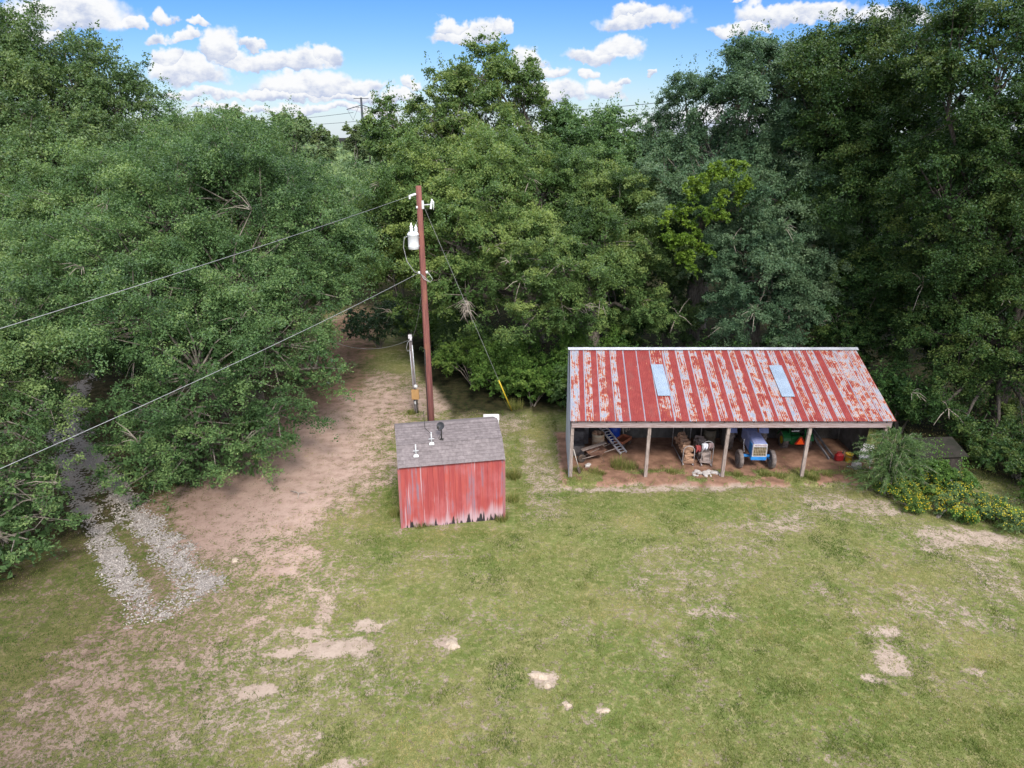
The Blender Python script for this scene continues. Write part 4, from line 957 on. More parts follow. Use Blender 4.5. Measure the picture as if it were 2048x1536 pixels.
tr = empty('farm_tractor', (10.42, 26.80, .1), R(-2), 'blue farm tractor with a faded hood and pale grille, nose toward the lawn', 'tractor')
def hood_section(y, w, zb, zt): return [(-w, y, zb), (w, y, zb), (w, y, zt - .10), (w * .86, y, zt - .02), (w * .4, y, zt), (-w * .4, y, zt), (-w * .86, y, zt - .02), (-w, y, zt - .10)]
mb = MB(); S = [hood_section(-.34, .31, .70, 1.30), hood_section(.2, .30, .72, 1.36), hood_section(.9, .27, .76, 1.42), hood_section(1.45, .25, .80, 1.44)]
vs = [p for s_ in S for p in s_]; fs = [tuple(range(7, -1, -1)), tuple(range(24, 32))]
for i in range(3):
    for k in range(8): j = (k + 1) % 8; fs.append((i * 8 + k, i * 8 + j, i * 8 + 8 + j, i * 8 + 8 + k))
mb.add(vs, fs); mb.build('hood', BLUEF, tr)
mb = MB(); mb.box((0, -.28, .60), (.66, .20, .19), bev=.025); mb.box((-.312, -.12, .98), (.02, .36, .5)); mb.box((.312, -.12, .98), (.02, .36, .5)); mb.build('nose_panel', BLUE, tr)
g = empty('grille', (0, -.36, 0)); g.parent = tr
mb = MB(); mb.box((0, -.02, 1.20), (.60, .03, .15), bev=.01); mb.box((-.285, -.02, .91), (.03, .03, .435)); mb.box((.285, -.02, .91), (.03, .03, .435)); mb.box((0, -.02, .71), (.54, .03, .03)); mb.build('grille_frame', simple('dusty_grille_white', (.46, .45, .47), (.34, .32, .34), 7, .6), g)
mb = MB(); mb.box((0, .005, .91), (.54, .012, .38)); mb.build('radiator_mesh', GOLD, g)
mb = MB()
for k in range(8): mb.box((-.24 + k * .0686, -.018, .93), (.018, .014, .37))
for z in (.84, 1.0): mb.box((0, -.02, z), (.538, .012, .012))
mb.build('grille_bars', simple('cream_bars', (.36, .31, .23), (.26, .21, .15), 8, .5), g)
mb = MB()
for k in range(8): mb.box((-.245 + k * .068, -.006, .765), (.034, .010, .055), taper=1)
mb.build('grille_slots', BLACK, g)
mb = MB()                                           # worn, unreadable red lettering along the grille head
for k, (w, h) in enumerate([(.035, .05), (.012, .03), (.028, .042), (.028, .042), (.03, .042), (.026, .042), (.032, .05), (.03, .05), (.03, .05)]):
    xx = -.215 + k * .054; mb.box((xx, -.037, 1.20), (.008, .004, h)); mb.box((xx + w / 2, -.037, 1.20 + h / 2 - .004), (w - .012, .004, .008)); mb.box((xx + w / 2, -.037, 1.20 - .002), (w - .012, .004, .008)); mb.box((xx + w, -.037, 1.20 + (h * .25 if k % 2 else 0)), (.008, .004, h * (.5 if k % 2 else 1)))
mb.build('lettering', simple('worn_red_letters', (.30, .05, .10), (.2, .05, .12), 9, .6), g)
mb = MB(); mb.box((0, 0, .56), (1.16, .13, .10), bev=.02)
for s in (-1, 1): mb.tube([(s * .53, 0, .62), (s * .53, 0, .42)], .035, 8); mb.tube([(s * .53, 0, .42), (s * .62, 0, .42)], .03, 8)
mb.build('front_axle', BLUE, tr)
for s in (-1, 1): tyre_wheel(tr, (s * .68, 0, .40), .41, .19, .22, 0, STEEL)
for s in (-1, 1): tyre_wheel(tr, (s * .72, 2.05, .68), .70, .34, .36, 16, STEEL)
mb = MB(); mb.box((0, .75, .62), (.34, 1.5, .36), bev=.03); mb.box((0, 1.85, .70), (.5, .9, .5), bev=.05); mb.tube([(-.7, 2.05, .68), (.7, 2.05, .68)], .08, 10); mb.build('engine_block', DARKSTEEL, tr)
for s in (-1, 1):
    mb = MB(); pr = [(s * .48, 2.05 + .80 * cos(t), .68 + .80 * sin(t)) for t in np.linspace(.1, 2.7, 12)]; pr2 = [(s * .9, p[1], p[2]) for p in pr]; n = len(pr)
    mb.add(pr + pr2, [(i, i + 1, n + i + 1, n + i) for i in range(n - 1)]); mb.build('fender', BLUEF, tr)
mb = MB(); mb.box((0, 2.15, 1.12), (.44, .42, .09), bev=.03); mb.box((0, 2.36, 1.32), (.44, .08, .34), rotm('X', -10), bev=.03); mb.build('seat', BLACK, tr)
mb = MB(); mb.tube([(0, 1.42, 1.40), (0, 1.66, 1.62)], .02, 8); pts = [(.19 * cos(t), 1.66 + .08 * sin(t), 1.62 + .17 * sin(t)) for t in np.linspace(0, 6.283, 18)]; mb.tube(pts, .014, 6); mb.build('steering_wheel', BLACK, tr)
mb = MB(); mb.tube([(.17, .6, 1.38), (.17, .6, 1.95)], .028, 8); mb.build('exhaust_pipe', RUST, tr)
mb = MB(); mb.tube([(-.45, .2, .62), (-.42, .5, .95), (-.38, .55, 1.06)], .012, 6); mb.box((-.4, .54, 1.06), (.06, .05, .05), bev=.01); mb.build('side_lamp', WHT, tr)
# --- green compact tractor seen from behind
GREEN = simple('mower_green', (.012, .115, .030), (.010, .08, .022), 3, .4)
YEL = simple('yellow_paint', (.60, .42, .02), (.46, .30, .015), 4, .5)
lt = empty('garden_tractor', (12.92, 28.75, .1), 0, 'green garden tractor parked tail outward with an orange triangle on its back', 'tractor')
for s in (-1, 1): tyre_wheel(lt, (s * .52, .15, .36), .36, .26, .19, 12, YEL); tyre_wheel(lt, (s * .40, 1.25, .22), .22, .16, .12, 0, YEL)
mb = MB(); mb.box((0, .05, .40), (.62, .35, .42), bev=.06); mb.box((0, .85, .50), (.5, 1.3, .3), bev=.06); mb.box((0, 1.2, .72), (.46, .75, .3), bev=.08); mb.build('body', GREEN, lt)
for s in (-1, 1):
    mb = MB(); pr = [(s * .34, .15 + .42 * cos(t), .36 + .42 * sin(t)) for t in np.linspace(.2, 2.9, 10)]; pr2 = [(s * .68, p[1], p[2]) for p in pr]; n = len(pr); mb.add(pr + pr2, [(i, i + 1, n + i + 1, n + i) for i in range(n - 1)]); mb.build('fender', GREEN, lt)
mb = MB(); mb.tube([(-.33, .0, .3), (-.36, -.02, .8), (-.34, .0, 1.2), (-.25, .0, 1.32), (.25, .0, 1.32), (.34, .0, 1.2), (.36, -.02, .8), (.33, .0, .3)], .022, 8); mb.build('roll_bar', GREEN, lt)
mb = MB(); mb.box((0, .25, .78), (.42, .40, .10), bev=.03); mb.box((0, .05, .98), (.42, .08, .36), rotm('X', 8), bev=.03); mb.build('seat', YEL if False else BLACK, lt)
mb = MB(); mb.bar((-.3, -.05, .86), (.05, -.05, .88), .03, .03); mb.build('hitch_bar', WHT, lt)
tri = empty('warning_triangle', (12.96, 28.38, .42), 0, 'bright orange slow vehicle triangle on the back of the green tractor', 'sign')
mb = MB(); mb.prism([(-.21, .02, 0), (.21, .02, 0), (.25, .02, .05), (.04, .02, .40), (-.04, .02, .40), (-.25, .02, .05)], (0, .012, 0)); mb.build('border', simple('red_reflector', (.40, .02, .012), (.3, .02, .01), 4, .5), tri)
mb = MB(); mb.prism([(-.17, .006, .035), (.17, .006, .035), (0, .006, .345)], (0, .012, 0)); m_, t_, b_ = newmat('fluorescent_orange'); b_.inputs['Base Color'].default_value = (1.0, .10, .008, 1); b_.inputs['Emission Color'].default_value = (1, .09, .005, 1); b_.inputs['Emission Strength'].default_value = .15; mb.build('panel', m_, tri)  # faint emission added to keep the orange vivid in the barn's shade
# --- odds and ends in the last bay
for k, (a, b_) in enumerate([((13.55, 29.4, .95), (13.95, 27.55, .13)), ((13.80, 29.5, .9), (14.20, 27.50, .13))]):
    mb = MB(); mb.bar(a, b_, .06, .09); o = mb.build('timber', GREYM); tag(o, ['left grey timber sloping to the floor in the fourth bay', 'right grey timber sloping to the floor in the fourth bay'][k], 'timber')
REDP = simple('red_plastic', (.30, .018, .020), (.22, .014, .016), 3, .45)
o = empty('fuel_can', (14.32, 27.45, .1), R(10), 'dark red plastic fuel can beside the yellow bucket', 'fuel can')
mb = MB(); mb.box((0, 0, .17), (.36, .24, .34), bev=.05); mb.box((-.02, 0, .35), (.22, .12, .04), bev=.015); mb.build('can_body', REDP, o)
mb = MB(); mb.tube([(-.12, 0, .34), (-.10, 0, .43), (.06, 0, .43), (.09, 0, .34)], .02, 8); mb.build('handle', REDP, o)
mb = MB(); mb.lathe([(.035, 0), (.035, .05), (.02, .06), (.015, .16), (0, .16)], (.13, 0, .335), 10, rotm('Y', 25)); mb.build('spout', BLACK, o)
o = empty('bucket', (14.70, 27.35, .1), 0, 'yellow plastic bucket between the red fuel can and a white chair', 'bucket')
mb = MB(); mb.lathe([(0, .01), (.12, .0), (.125, .01), (.152, .36), (.166, .36), (.166, .39), (.146, .39), (.118, .02), (0, .02)], n=24); mb.build('bucket_body', simple('yellow_plastic', (.55, .36, .03), (.45, .28, .02), 3, .45), o)
mb = MB(); mb.tube([(-.16, 0, .36), (-.14, -.10, .30), (0, -.17, .26), (.14, -.10, .30), (.16, 0, .36)], .006, 6); mb.build('handle', STEEL, o)
o = empty('plastic_chair', (15.22, 26.95, .1), R(-35), 'white plastic lawn chair half hidden by the feathery shrub', 'chair')
mb = MB(); mb.box((0, 0, .42), (.46, .44, .035), bev=.012); mb.build('seat', WHT, o)
mb = MB(); mb.box((0, .24, .68), (.44, .03, .48), rotm('X', -12), bev=.012); mb.build('backrest', WHT, o)
for s in (-1, 1):
    for q in (-1, 1):
        mb = MB(); mb.tube([(s * .2, q * .19, .41), (s * .24, q * .23, 0)], [.028, .02], 8); mb.build('leg', WHT, o)
    mb = MB(); mb.tube([(s * .23, -.18, .42), (s * .25, -.18, .62), (s * .25, .2, .66)], .022, 8); mb.build('armrest', WHT, o)
mb = MB(); mb.box((0, 0, .13), (.34, .24, .26), bev=.012); mb.box((-.08, -.126, .13), (.1, .02, .14)); mb.box((.08, -.126, .13), (.1, .02, .14)); o = mb.build('cinder_block', PALE); o.location = (14.75, 26.72, .1); o.rotation_euler = (0, 0, R(15)); tag(o, 'grey concrete block on the floor in front of the yellow bucket', 'block')
mb = MB(); mb.bar((14.42, 26.85, .12), (14.72, 26.80, .13), .06, .03); o = mb.build('board_offcut', WHT); tag(o, 'short white board offcut on the barn floor by the grey block', 'board')

# --- old lean-to in the shadow right of the barn
OLD = simple('old_dark_board', (.055, .046, .042), (.026, .022, .02), 4, .9, bump=.3, stretch=(4, 4, .6))
sx, sy = 17.0, 26.1
o = empty('lean_to_shed', (sx, sy, 0), R(4), 'small dark old lean-to shed in the shade behind the yellow flowers', 'shed')
o.scale = (.90, .46, .66)
mb = MB()
for k in range(8): mb.cur = rnd.random(); mb.box((.13 + k * .26, 0, .62), (.25, .03, 1.24))
mb.build('front_wall', OLD, o)
mb = MB()
for k in range(8): mb.cur = rnd.random(); mb.box((0.0, .16 + k * .27, .72 + k * .03), (.03, .255, 1.44 + k * .06))
for k in range(8): mb.box((2.1, .16 + k * .27, .72 + k * .03), (.03, .255, 1.44 + k * .06))
mb.box((1.05, 2.3, .95), (2.1, .03, 1.9)); mb.build('side_wall', OLD, o)
mb = MB(); mb.box((1.05, 1.1, 1.66), (2.5, 2.7, .04), rotm('X', 12)); mb.bar((-.19, -.22, 1.36), (-.19, 2.4, 1.92), .05, .12); mb.build('roof', simple('old_roof', (.030, .026, .022), (.016, .017, .011), 2, .9), o)
mb = MB(); mb.lathe([(0, 0), (.10, 0), (.12, .22), (.11, .22), (.09, .02), (0, .02)], n=16); o = mb.build('pail', WHT); o.location = (18.15, 25.55, gz(18.15, 25.55)); o.scale = (1, 1, 1.2); tag(o, 'small whitish pail at the foot of the dark lean-to shed', 'pail')

# ================================================================== RED SHED
SH = Vector((-4.0, 22.03, 0)); ANG = math.atan2(.71, 3.70)
shed = empty('garden_shed', tuple(SH), ANG, 'small faded red plank shed with a grey shingled barn style roof', 'shed')
W, Dp, HW = 3.76, 3.05, 2.60                          # local x along the front wall, y to the back
def shed_mat():
    m, t, b = newmat('faded_red_siding')
    O = t.obj(); sep = t.node('ShaderNodeSeparateXYZ'); t.l.new(O, sep.inputs[0]); X, Y, Z = sep.outputs
    S = t.scale(O, (5.0, 5.0, .35)); st = t.noise(S, 1.0, 5, .65); st2 = t.noise(t.scale(O, (14, 14, .5)), 1.0, 4, .6); bl = t.noise(t.scale(O, (1.3, 1.3, .8)), 1.0, 4, .6)
    col = t.mix(t.smooth(st, .34, .66), (.42, .080, .078), (.58, .125, .100))
    col = t.mix(t.m('MULTIPLY', t.smooth(bl, .45, .65), .5), col, (.62, .20, .20))
    streak = t.m('MULTIPLY', t.smooth(t.m('ADD', t.m('MULTIPLY', st, .6), t.m('MULTIPLY', st2, .4)), .50, .62), t.smooth(bl, .36, .56))
    col = t.mix(t.m('MULTIPLY', streak, .92), col, (.30, .22, .27))
    wl = t.smooth(t.m('ADD', t.noise(t.scale(O, (11, 11, .4)), 1.0, 3, .6), t.m('MULTIPLY', t.noise(t.scale(O, (2.2, 2.2, .01)), 1.0, 3, .6), .5)), .86, .95)
    col = t.mix(t.m('MULTIPLY', wl, .7), col, (.66, .50, .52))
    # paint gone and wood rotten near the sill, worse toward the right end
    px = t.m('MULTIPLY', X, .12)
    spike = t.noise(t.scale(O, (3.4, 3.4, .02)), 1.0, 4, .62)
    lvl = t.m('ADD', t.m('ADD', t.m('MULTIPLY', t.m('SUBTRACT', spike, .5), 1.7), -.16), t.m('MULTIPLY', px, 1.25))
    bare_ = t.smooth(t.m('SUBTRACT', t.m('ADD', lvl, .26), Z), -.18, .34)
    col = t.mix(t.m('MULTIPLY', bare_, .68), col, t.mix(st2, (.62, .47, .50), (.70, .60, .62)))
    spike2 = t.noise(t.scale(O, (4.6, 4.6, .02)), 1.0, 3, .6)
    rot = t.smooth(t.m('SUBTRACT', t.m('ADD', t.m('MULTIPLY', t.m('SUBTRACT', spike2, .53), 2.6), t.m('MULTIPLY', px, .6)), Z), -.02, .06)
    col = t.mix(rot, col, (.045, .038, .040))
    col = t.vm('MULTIPLY', col, (.70, .70, .74))
    t.set(b.inputs['Base Color'], col); b.inputs['Roughness'].default_value = .8; b.inputs['Specular IOR Level'].default_value = .2
    t.set(b.inputs['Normal'], t.bump(st2, .25, .01)); return m
RED = shed_mat()
mb = MB()
n = 19; pw = W / n
for k in range(n): mb.box((pw * (k + .5), 0, HW / 2 - .04), (pw - .006, .03, HW - .02))
mb.box((W / 2, .03, HW / 2 - .04), (W - .02, .02, HW - .03)); mb.build('front_wall', RED, shed)
HW = 2.52
prof = [(0, 2.50), (.55, 3.04), (Dp / 2, 3.36), (Dp - .55, 3.04), (Dp, 2.50)]
for xx in (0, W):
    mb = MB(); y0 = .05; pts = [(xx + (.015 if xx == 0 else -.045), y0, -.05)] + [(xx + (.015 if xx == 0 else -.045), max(y0, a), z - .05) for a, z in prof] + [(xx + (.015 if xx == 0 else -.045), Dp, -.05)]
    mb.prism(pts, (.03, 0, 0)); mb.build('side_wall', RED, shed)
mb = MB(); mb.box((W / 2, Dp, HW / 2 - .04), (W - .1, .03, HW - .02)); mb.build('back_wall', RED, shed)
TRIM = simple('faded_trim', (.36, .10, .10), (.24, .12, .13), 4, .8, stretch=(3, 3, .5))
for xx in (-.012, W + .012):
    mb = MB(); mb.box((xx, -.018, HW / 2 - .06), (.09, .045, HW - .05)); mb.build('corner_trim', TRIM, shed)
# roof: shingle tabs course by course on the four slopes of the gambrel
SHING = simple('grey_shingle', (.205, .178, .182), (.145, .124, .128), 9, .95, bump=.35, tint=.32, detail=7)
mb = MB(); mbb = MB(); OH = .03
rp = [(-.13, 2.52), (.52, 3.09), (Dp / 2, 3.42), (Dp - .52, 3.09), (Dp + .13, 2.52)]
for (y0, z0), (y1, z1), back in ((rp[0], rp[1], 0), (rp[1], rp[2], 0), (rp[4], rp[3], 1), (rp[3], rp[2], 1)):
    d = Vector((0, y1 - y0, z1 - z0)); L = d.length; d.normalize(); nn = Vector((0, -d.z, d.y)) * (1 if not back else -1)
    if nn.z < 0: nn = -nn
    mbb.add([Vector((-OH, y0, z0)), Vector((W + OH, y0, z0)), Vector((W + OH, y1, z1)), Vector((-OH, y1, z1))] + [Vector((-OH, y0, z0)) - nn * .03, Vector((W + OH, y0, z0)) - nn * .03, Vector((W + OH, y1, z1)) - nn * .03, Vector((-OH, y1, z1)) - nn * .03],
            [(0, 1, 2, 3), (7, 6, 5, 4), (0, 4, 5, 1), (1, 5, 6, 2), (2, 6, 7, 3), (3, 7, 4, 0)])
    ncr = max(2, round(L / .135)); ex = L / ncr
    for c in range(ncr):
        x = -OH - .02 - (c % 3) * .1
        while x < W + OH:
            wtab = rnd.uniform(.24, .33); xa = max(x, -OH - .015); xb = min(x + wtab - .004, W + OH + .015); x += wtab
            if xb - xa < .03: continue
            mb.cur = min(1, max(0, rnd.gauss(.5, .22)))
            a = Vector((0, y0, z0)) + d * (ex * c - .015); b_ = Vector((0, y0, z0)) + d * min(ex * (c + 1) + .03, L); lift = .016 + rnd.uniform(-.002, .004)
            A = [Vector((xa, a.y, a.z)) + nn * lift, Vector((xb, a.y, a.z)) + nn * lift, Vector((xb, b_.y, b_.z)) + nn * .005, Vector((xa, b_.y, b_.z)) + nn * .005]
            Bv = [A[0] - nn * .013, A[1] - nn * .013]
            mb.add(A + Bv, [(0, 1, 2, 3), (4, 5, 1, 0)])
for k in range(14):
    mb.cur = rnd.random(); xa = -OH + k * (W + 2 * OH) / 14; xb = xa + (W + 2 * OH) / 14 - .004
    mb.add([(xa, Dp / 2 - .14, 3.40), (xb, Dp / 2 - .14, 3.40), (xb, Dp / 2, 3.452), (xa, Dp / 2, 3.452), (xb, Dp / 2 + .14, 3.40), (xa, Dp / 2 + .14, 3.40)], [(0, 1, 2, 3), (3, 2, 4, 5)])
rf = mb.build('roof', SHING, shed); mbb.build('roof_deck', simple('deck_edge', (.10, .085, .085), (.07, .06, .06), 5, .9), shed)
GTRIM = simple('grey_trim', (.30, .25, .26), (.2, .16, .17), 5, .85)
for xx in (-OH + .01, W + OH - .01):
    mb = MB()
    for (ya, za), (yb, zb) in zip(rp, rp[1:]): mb.bar((xx, ya, za - .06), (xx, yb, zb - .06), .025, .09)
    mb.build('rake_board', GTRIM, shed)
def shed_roof_pt(x, f):                                # f = 0 eave .. 1 ridge on the front slope
    L1 = math.hypot(.65, .57); L2 = math.hypot(Dp / 2 - .52, .33); s_ = f * (L1 + L2)
    if s_ < L1: k = s_ / L1; y, z = -.13 + .65 * k, 2.52 + .57 * k
    else: k = (s_ - L1) / L2; y, z = .52 + (Dp / 2 - .52) * k, 3.09 + .33 * k
    p = Matrix.Rotation(ANG, 3, 'Z') @ Vector((x, y, z)) + SH; return p
# satellite dish
p = shed_roof_pt(1.60, .52)
dish = empty('satellite_dish', tuple(p), R(170), 'small black satellite dish on a mast on the shed roof', 'satellite dish')
mb = MB(); mb.box((0, 0, .02), (.14, .12, .02)); mb.tube([(0, 0, .0), (0, 0, .30), (.0, .03, .52)], .022, 8); mb.tube([(.12, 0, .02), (0, 0, .28)], .008, 5); mb.build('mast', BLACK, dish)
mb = MB(); mb.lathe([(0, 0), (.07, .008), (.115, .025), (.145, .048), (.145, .056), (.115, .033), (.07, .016), (0, .008)], (0, .05, .56), 24, rotm('X', -62)); dd = mb.build('reflector', simple('dark_dish', (.035, .037, .045), (.028, .03, .035), 4, .5), dish)
mb = MB(); mb.tube([(0, .1, .40), (0, .36, .52), (0, .42, .62)], .010, 6); mb.box((0, .43, .66), (.07, .06, .10), bev=.015); mb.build('feed_arm', BLACK, dish)
ZINC = simple('bright_zinc', (.72, .74, .76), (.55, .57, .6), 6, .4, .3)
for xx, f, lb in ((.63, .20, 'small white roof bracket nearer the left corner of the shed roof'), (1.22, .42, 'small white roof bracket beside the satellite dish, with the cable')):
    p = shed_roof_pt(xx, f); o = empty('mast_bracket', tuple(p), ANG, lb, 'bracket', 'white brackets on the shed roof')
    mb = MB(); mb.box((0, -.02, .03), (.17, .10, .02), rotm('X', 42), bev=.006); mb.prism([(-.085, -.06, .03), (.085, -.06, .03), (.0, -.0, .12)], (0, .012, 0)); mb.build('foot_plate', ZINC, o)
    mb = MB(); mb.tube([(0, 0, .05), (0, .02, .44)], [.026, .020], 10); mb.lathe([(0, .43), (.026, .43), (.026, .46), (0, .47)], (0, .02, 0), 10); mb.build('post', ZINC, o)
    mb = MB(); mb.tube([(-.10, 0, .22), (.10, 0, .22)], .014, 8); mb.build('crossbar', ZINC, o)
p = shed_roof_pt(1.22, .42)
mb = MB(); q = shed_roof_pt(1.05, 1.0); r0 = shed_roof_pt(1.05, .86)
mb.tube([(q.x - .02, q.y + .05, q.z + .5), (q.x, q.y, q.z + .05), (r0.x, r0.y, r0.z + .03), (p.x, p.y + .02, p.z + .40)], .009, 6); o = mb.build('cable', BLACK); tag(o, 'thin black cable running over the shed ridge to the bracket', 'cable')
# white freezer chest behind the shed
cx, cy = -.98, 30.2
o = empty('chest_freezer', (cx, cy, gz(cx, cy)), R(2), 'white flat topped chest just behind the right end of the shed ridge', 'chest')
o.scale = (1, 1, 1.16)
CHW = simple('white_enamel', (.80, .80, .80), (.70, .70, .70), 3, .4)
mb = MB(); mb.box((0, 0, .42), (.72, .6, .84), bev=.03); mb.build('cabinet', CHW, o)
mb = MB(); mb.box((0, 0, .875), (.76, .64, .07), bev=.02); mb.build('lid', CHW, o)
mb = MB(); mb.box((0, -.325, .80), (.2, .03, .03)); mb.build('handle', STEEL, o)

# ================================================================== UTILITY POLE, WIRES
def pole_mat():
    m, t, b = newmat('red_brown_pole')
    O = t.obj(); st = t.noise(t.scale(O, (14, 14, .6)), 1.0, 5, .65); bl = t.noise(t.scale(O, (2, 2, .5)), 1.0, 4, .6)
    sep = t.node('ShaderNodeSeparateXYZ'); t.l.new(O, sep.inputs[0])
    col = t.mix(t.smooth(st, .35, .65), (.13, .045, .042), (.25, .095, .078)); col = t.mix(t.m('MULTIPLY', t.smooth(bl, .5, .7), .6), col, (.30, .13, .07))
    col = t.mix(t.m('MULTIPLY', t.smooth(t.m('MULTIPLY', sep.outputs[2], -1), -4.2, -1.8), .45), col, (.085, .026, .026))
    t.set(b.inputs['Base Color'], col); b.inputs['Roughness'].default_value = .85; t.set(b.inputs['Normal'], t.bump(st, .4, .01)); return m
PX, PY = -3.74, 29.6
up = empty('utility_pole', (PX, PY, 0), 0, 'tall red brown wooden utility pole behind the red shed', 'utility pole')
TOPX = at(837, 371, PY)[0] - PX
def polex(z): return TOPX * z / 11.6 * 1.0
mb = MB(); mb.tube([(polex(z), .0, z) for z in (-.5, 2, 4, 6, 8, 10, 11.58)], [.165, .16, .15, .142, .132, .122, .115], 16); mb.build('shaft', pole_mat(), up)
mb = MB(); mb.tube([(polex(z) - .10, -.13, z) for z in (0, 2.0, 3.8, 4.6)], .02, 6); mb.box((polex(4.3) - .10, -.145, 4.2), (.07, .05, .75), bev=.015); mb.build('ground_wire_cover', BLACK, up)
TANK = simple('pale_grey_tank', (.68, .70, .73), (.58, .60, .64), 4, .45, .1)
tz = at(828, 499, 29.4)[2]; txx = at(827, 499, 29.4)[0] - PX
tf = empty('transformer', (txx, -.12, tz)); tf.parent = up
mb = MB(); mb.lathe([(0, .0), (.20, .0), (.225, .02), (.225, .10), (.23, .11), (.23, .13), (.225, .14), (.225, .56), (.235, .57), (.235, .60), (0, .60)], n=24); mb.build('tank', TANK, tf)
mb = MB(); mb.lathe([(.25, .60), (.25, .635), (.20, .70), (.08, .74), (0, .74)], n=24); mb.build('lid', TANK, tf)
PORC = simple('porcelain', (.78, .80, .82), (.68, .70, .74), 5, .25)
for bx, hh in ((-.06, .40), (.13, .32)):
    mb = MB(); pr = [(.0, .66), (.055, .66)]
    for k in range(4): zz = .70 + k * hh * .2; pr += [(.075, zz), (.078, zz + .02), (.045, zz + .04)]
    pr += [(.03, .70 + hh * .85), (.02, .70 + hh), (0, .70 + hh)]; mb.lathe(pr, (bx, 0, 0), 14); mb.build('bushing', PORC, tf)
mb = MB()
for z in (.14, .48): mb.box((.27, .06, z), (.14, .09, .06), bev=.01)
mb.build('bracket', STEEL, tf)
# fuse cut-out on the right, dead end insulator on the left
cz = at(852, 410, PY - .1)[2]
mb = MB(); mb.box((polex(cz) + .14, -.04, cz), (.10, .06, .34), bev=.01); mb.bar((polex(cz) + .14, -.04, cz), (polex(cz) + .48, -.06, cz + .02), .05, .04); mb.build('cutout_bracket', ZINC, up)
mb = MB(); pr = [(0, -.20), (.03, -.20)]
for k in range(5): z = -.16 + k * .065; pr += [(.052, z), (.05, z + .02), (.03, z + .03)]
pr += [(.03, .20), (0, .22)]; mb.lathe(pr, (polex(cz) + .50, -.06, cz + .02), 12, rotm('Y', 10)); mb.tube([(polex(cz) + .50, -.06, cz + .24), (polex(cz) + .60, -.06, cz + .12), (polex(cz) + .58, -.06, cz - .20)], .02, 6); mb.build('fuse_cutout', PORC, up)
hi = Vector((PX + polex(11.2) - .12, PY - .05, 11.25)); lowp = Vector((PX + polex(8.0) - .14, PY - .06, 8.0))
hiEnd = Vector(at(-260, 715, 9.0)); a0 = Vector(at(0, 648, 11.6)); 
def wire(name, label, p, q, sag, rad, parent_parts=None, n=26, mat=None, ext=1.0):
    mb = MB(); pts = []
    for k in range(n + 1):
        t = k / n; v = p.lerp(q, t); v.z -= sag * 4 * t * (1 - t); pts.append(v)
    mb.tube(pts, rad, 5); o = mb.build(name, mat or CABLE); tag(o, label, 'wire'); return o
CABLE = simple('aluminium_cable', (.46, .47, .48), (.34, .35, .36), 8, .4, .4)
def extend(p, q, k): return p + (q - p) * k
hiL = Vector(at(0, 648, 11.6)); loL = Vector(at(0, 923, 13.4))
insd = (hiL - hi).normalized()
mb = MB(); qv = insd.to_track_quat('Z', 'Y').to_matrix(); pr = [(0, 0), (.02, 0), (.02, .06)]
for k in range(5): z = .08 + k * .10; pr += [(.05, z), (.05, z + .03), (.026, z + .05)]
pr += [(.02, .62), (0, .64)]; mb.lathe(pr, (hi.x - PX, hi.y - PY, hi.z), 12, qv); mb.box((hi.x - PX + insd.x * .66, hi.y - PY + insd.y * .66, hi.z + insd.z * .66 - .04), (.07, .06, .16), bev=.01)
mb.lathe([(0, -.04), (.05, -.03), (.06, 0), (.05, .03), (0, .04)], (polex(10.75) - .10, -.1, 10.72), 10, rotm('Y', 90)); mb.build('dead_end_insulator', PORC, up)
hs = hi + insd * .66
wire('power_line', 'upper overhead wire from the pole top to the left edge of the photo', hs, extend(hs, hiL, 1.35), .10, .0066)
wire('service_wire', 'lower overhead service wire from mid pole to the left edge of the photo', lowp, extend(lowp, loL, 1.3), .22, .0085)
# drip loops and leads
mb = MB(); T0 = Vector((txx, -.12, tz))
mb.tube([T0 + Vector((-.18, -.05, .56)), T0 + Vector((-.36, -.08, .50)), T0 + Vector((-.42, -.08, .1)), T0 + Vector((-.30, -.08, -.5)), T0 + Vector((0, -.08, -.95)), (lowp.x - PX, lowp.y - PY, lowp.z)], .014, 8)
mb.tube([(lowp.x - PX, lowp.y - PY, lowp.z), (.05 + polex(8), -.2, 7.75), (.30 + polex(8), -.16, 7.6), (.42 + polex(8), -.1, 7.72), (.2 + polex(8), -.1, 8.05)], .012, 6)
mb.tube([(lowp.x - PX, lowp.y - PY, lowp.z - .03), (polex(8) + .05, -.22, 7.86), (polex(8) + .25, -.18, 7.66), (polex(8) + .30, -.1, 7.62)], .010, 6)
mb.tube([(polex(9) - .15, -.15, 9.1 + .9), (polex(9) - .42, -.12, 9.75), T0 + Vector((-.2, -.03, .72))], .008, 5); mb.tube([(polex(10) - .1, -.1, 10.2), T0 + Vector((.13, 0, 1.02))], .007, 5)
mb.build('drip_loop', CABLE, up)
for zz, s in ((8.0, -1), (8.02, 1)):
    mb = MB(); mb.lathe([(0, -.05), (.04, -.05), (.055, -.02), (.035, 0), (.055, .02), (.04, .05), (0, .05)], (polex(zz) + s * .165, -.08, zz), 12); mb.build('spool_insulator', PORC, up)
ga = Vector((PX + polex(10.9) + .1, PY - .02, 10.95)); gb = Vector((.0, 33.5, 0.0))
mb = MB(); mb.tube([ga, ga.lerp(gb, .3), ga.lerp(gb, .98)], .010, 5); gw = mb.build('guy_wire', CABLE); tag(gw, 'steel guy wire slanting from the pole top down to the yellow guard', 'wire')
mb = MB(); mb.tube([ga.lerp(gb, .822), gb + Vector((0, 0, .0))], .034, 8); o = mb.build('guy_guard', simple('yellow_guard', (.62, .47, .05), (.5, .36, .03), 3, .5)); tag(o, 'yellow plastic guard at the foot of the guy wire', 'guy guard')
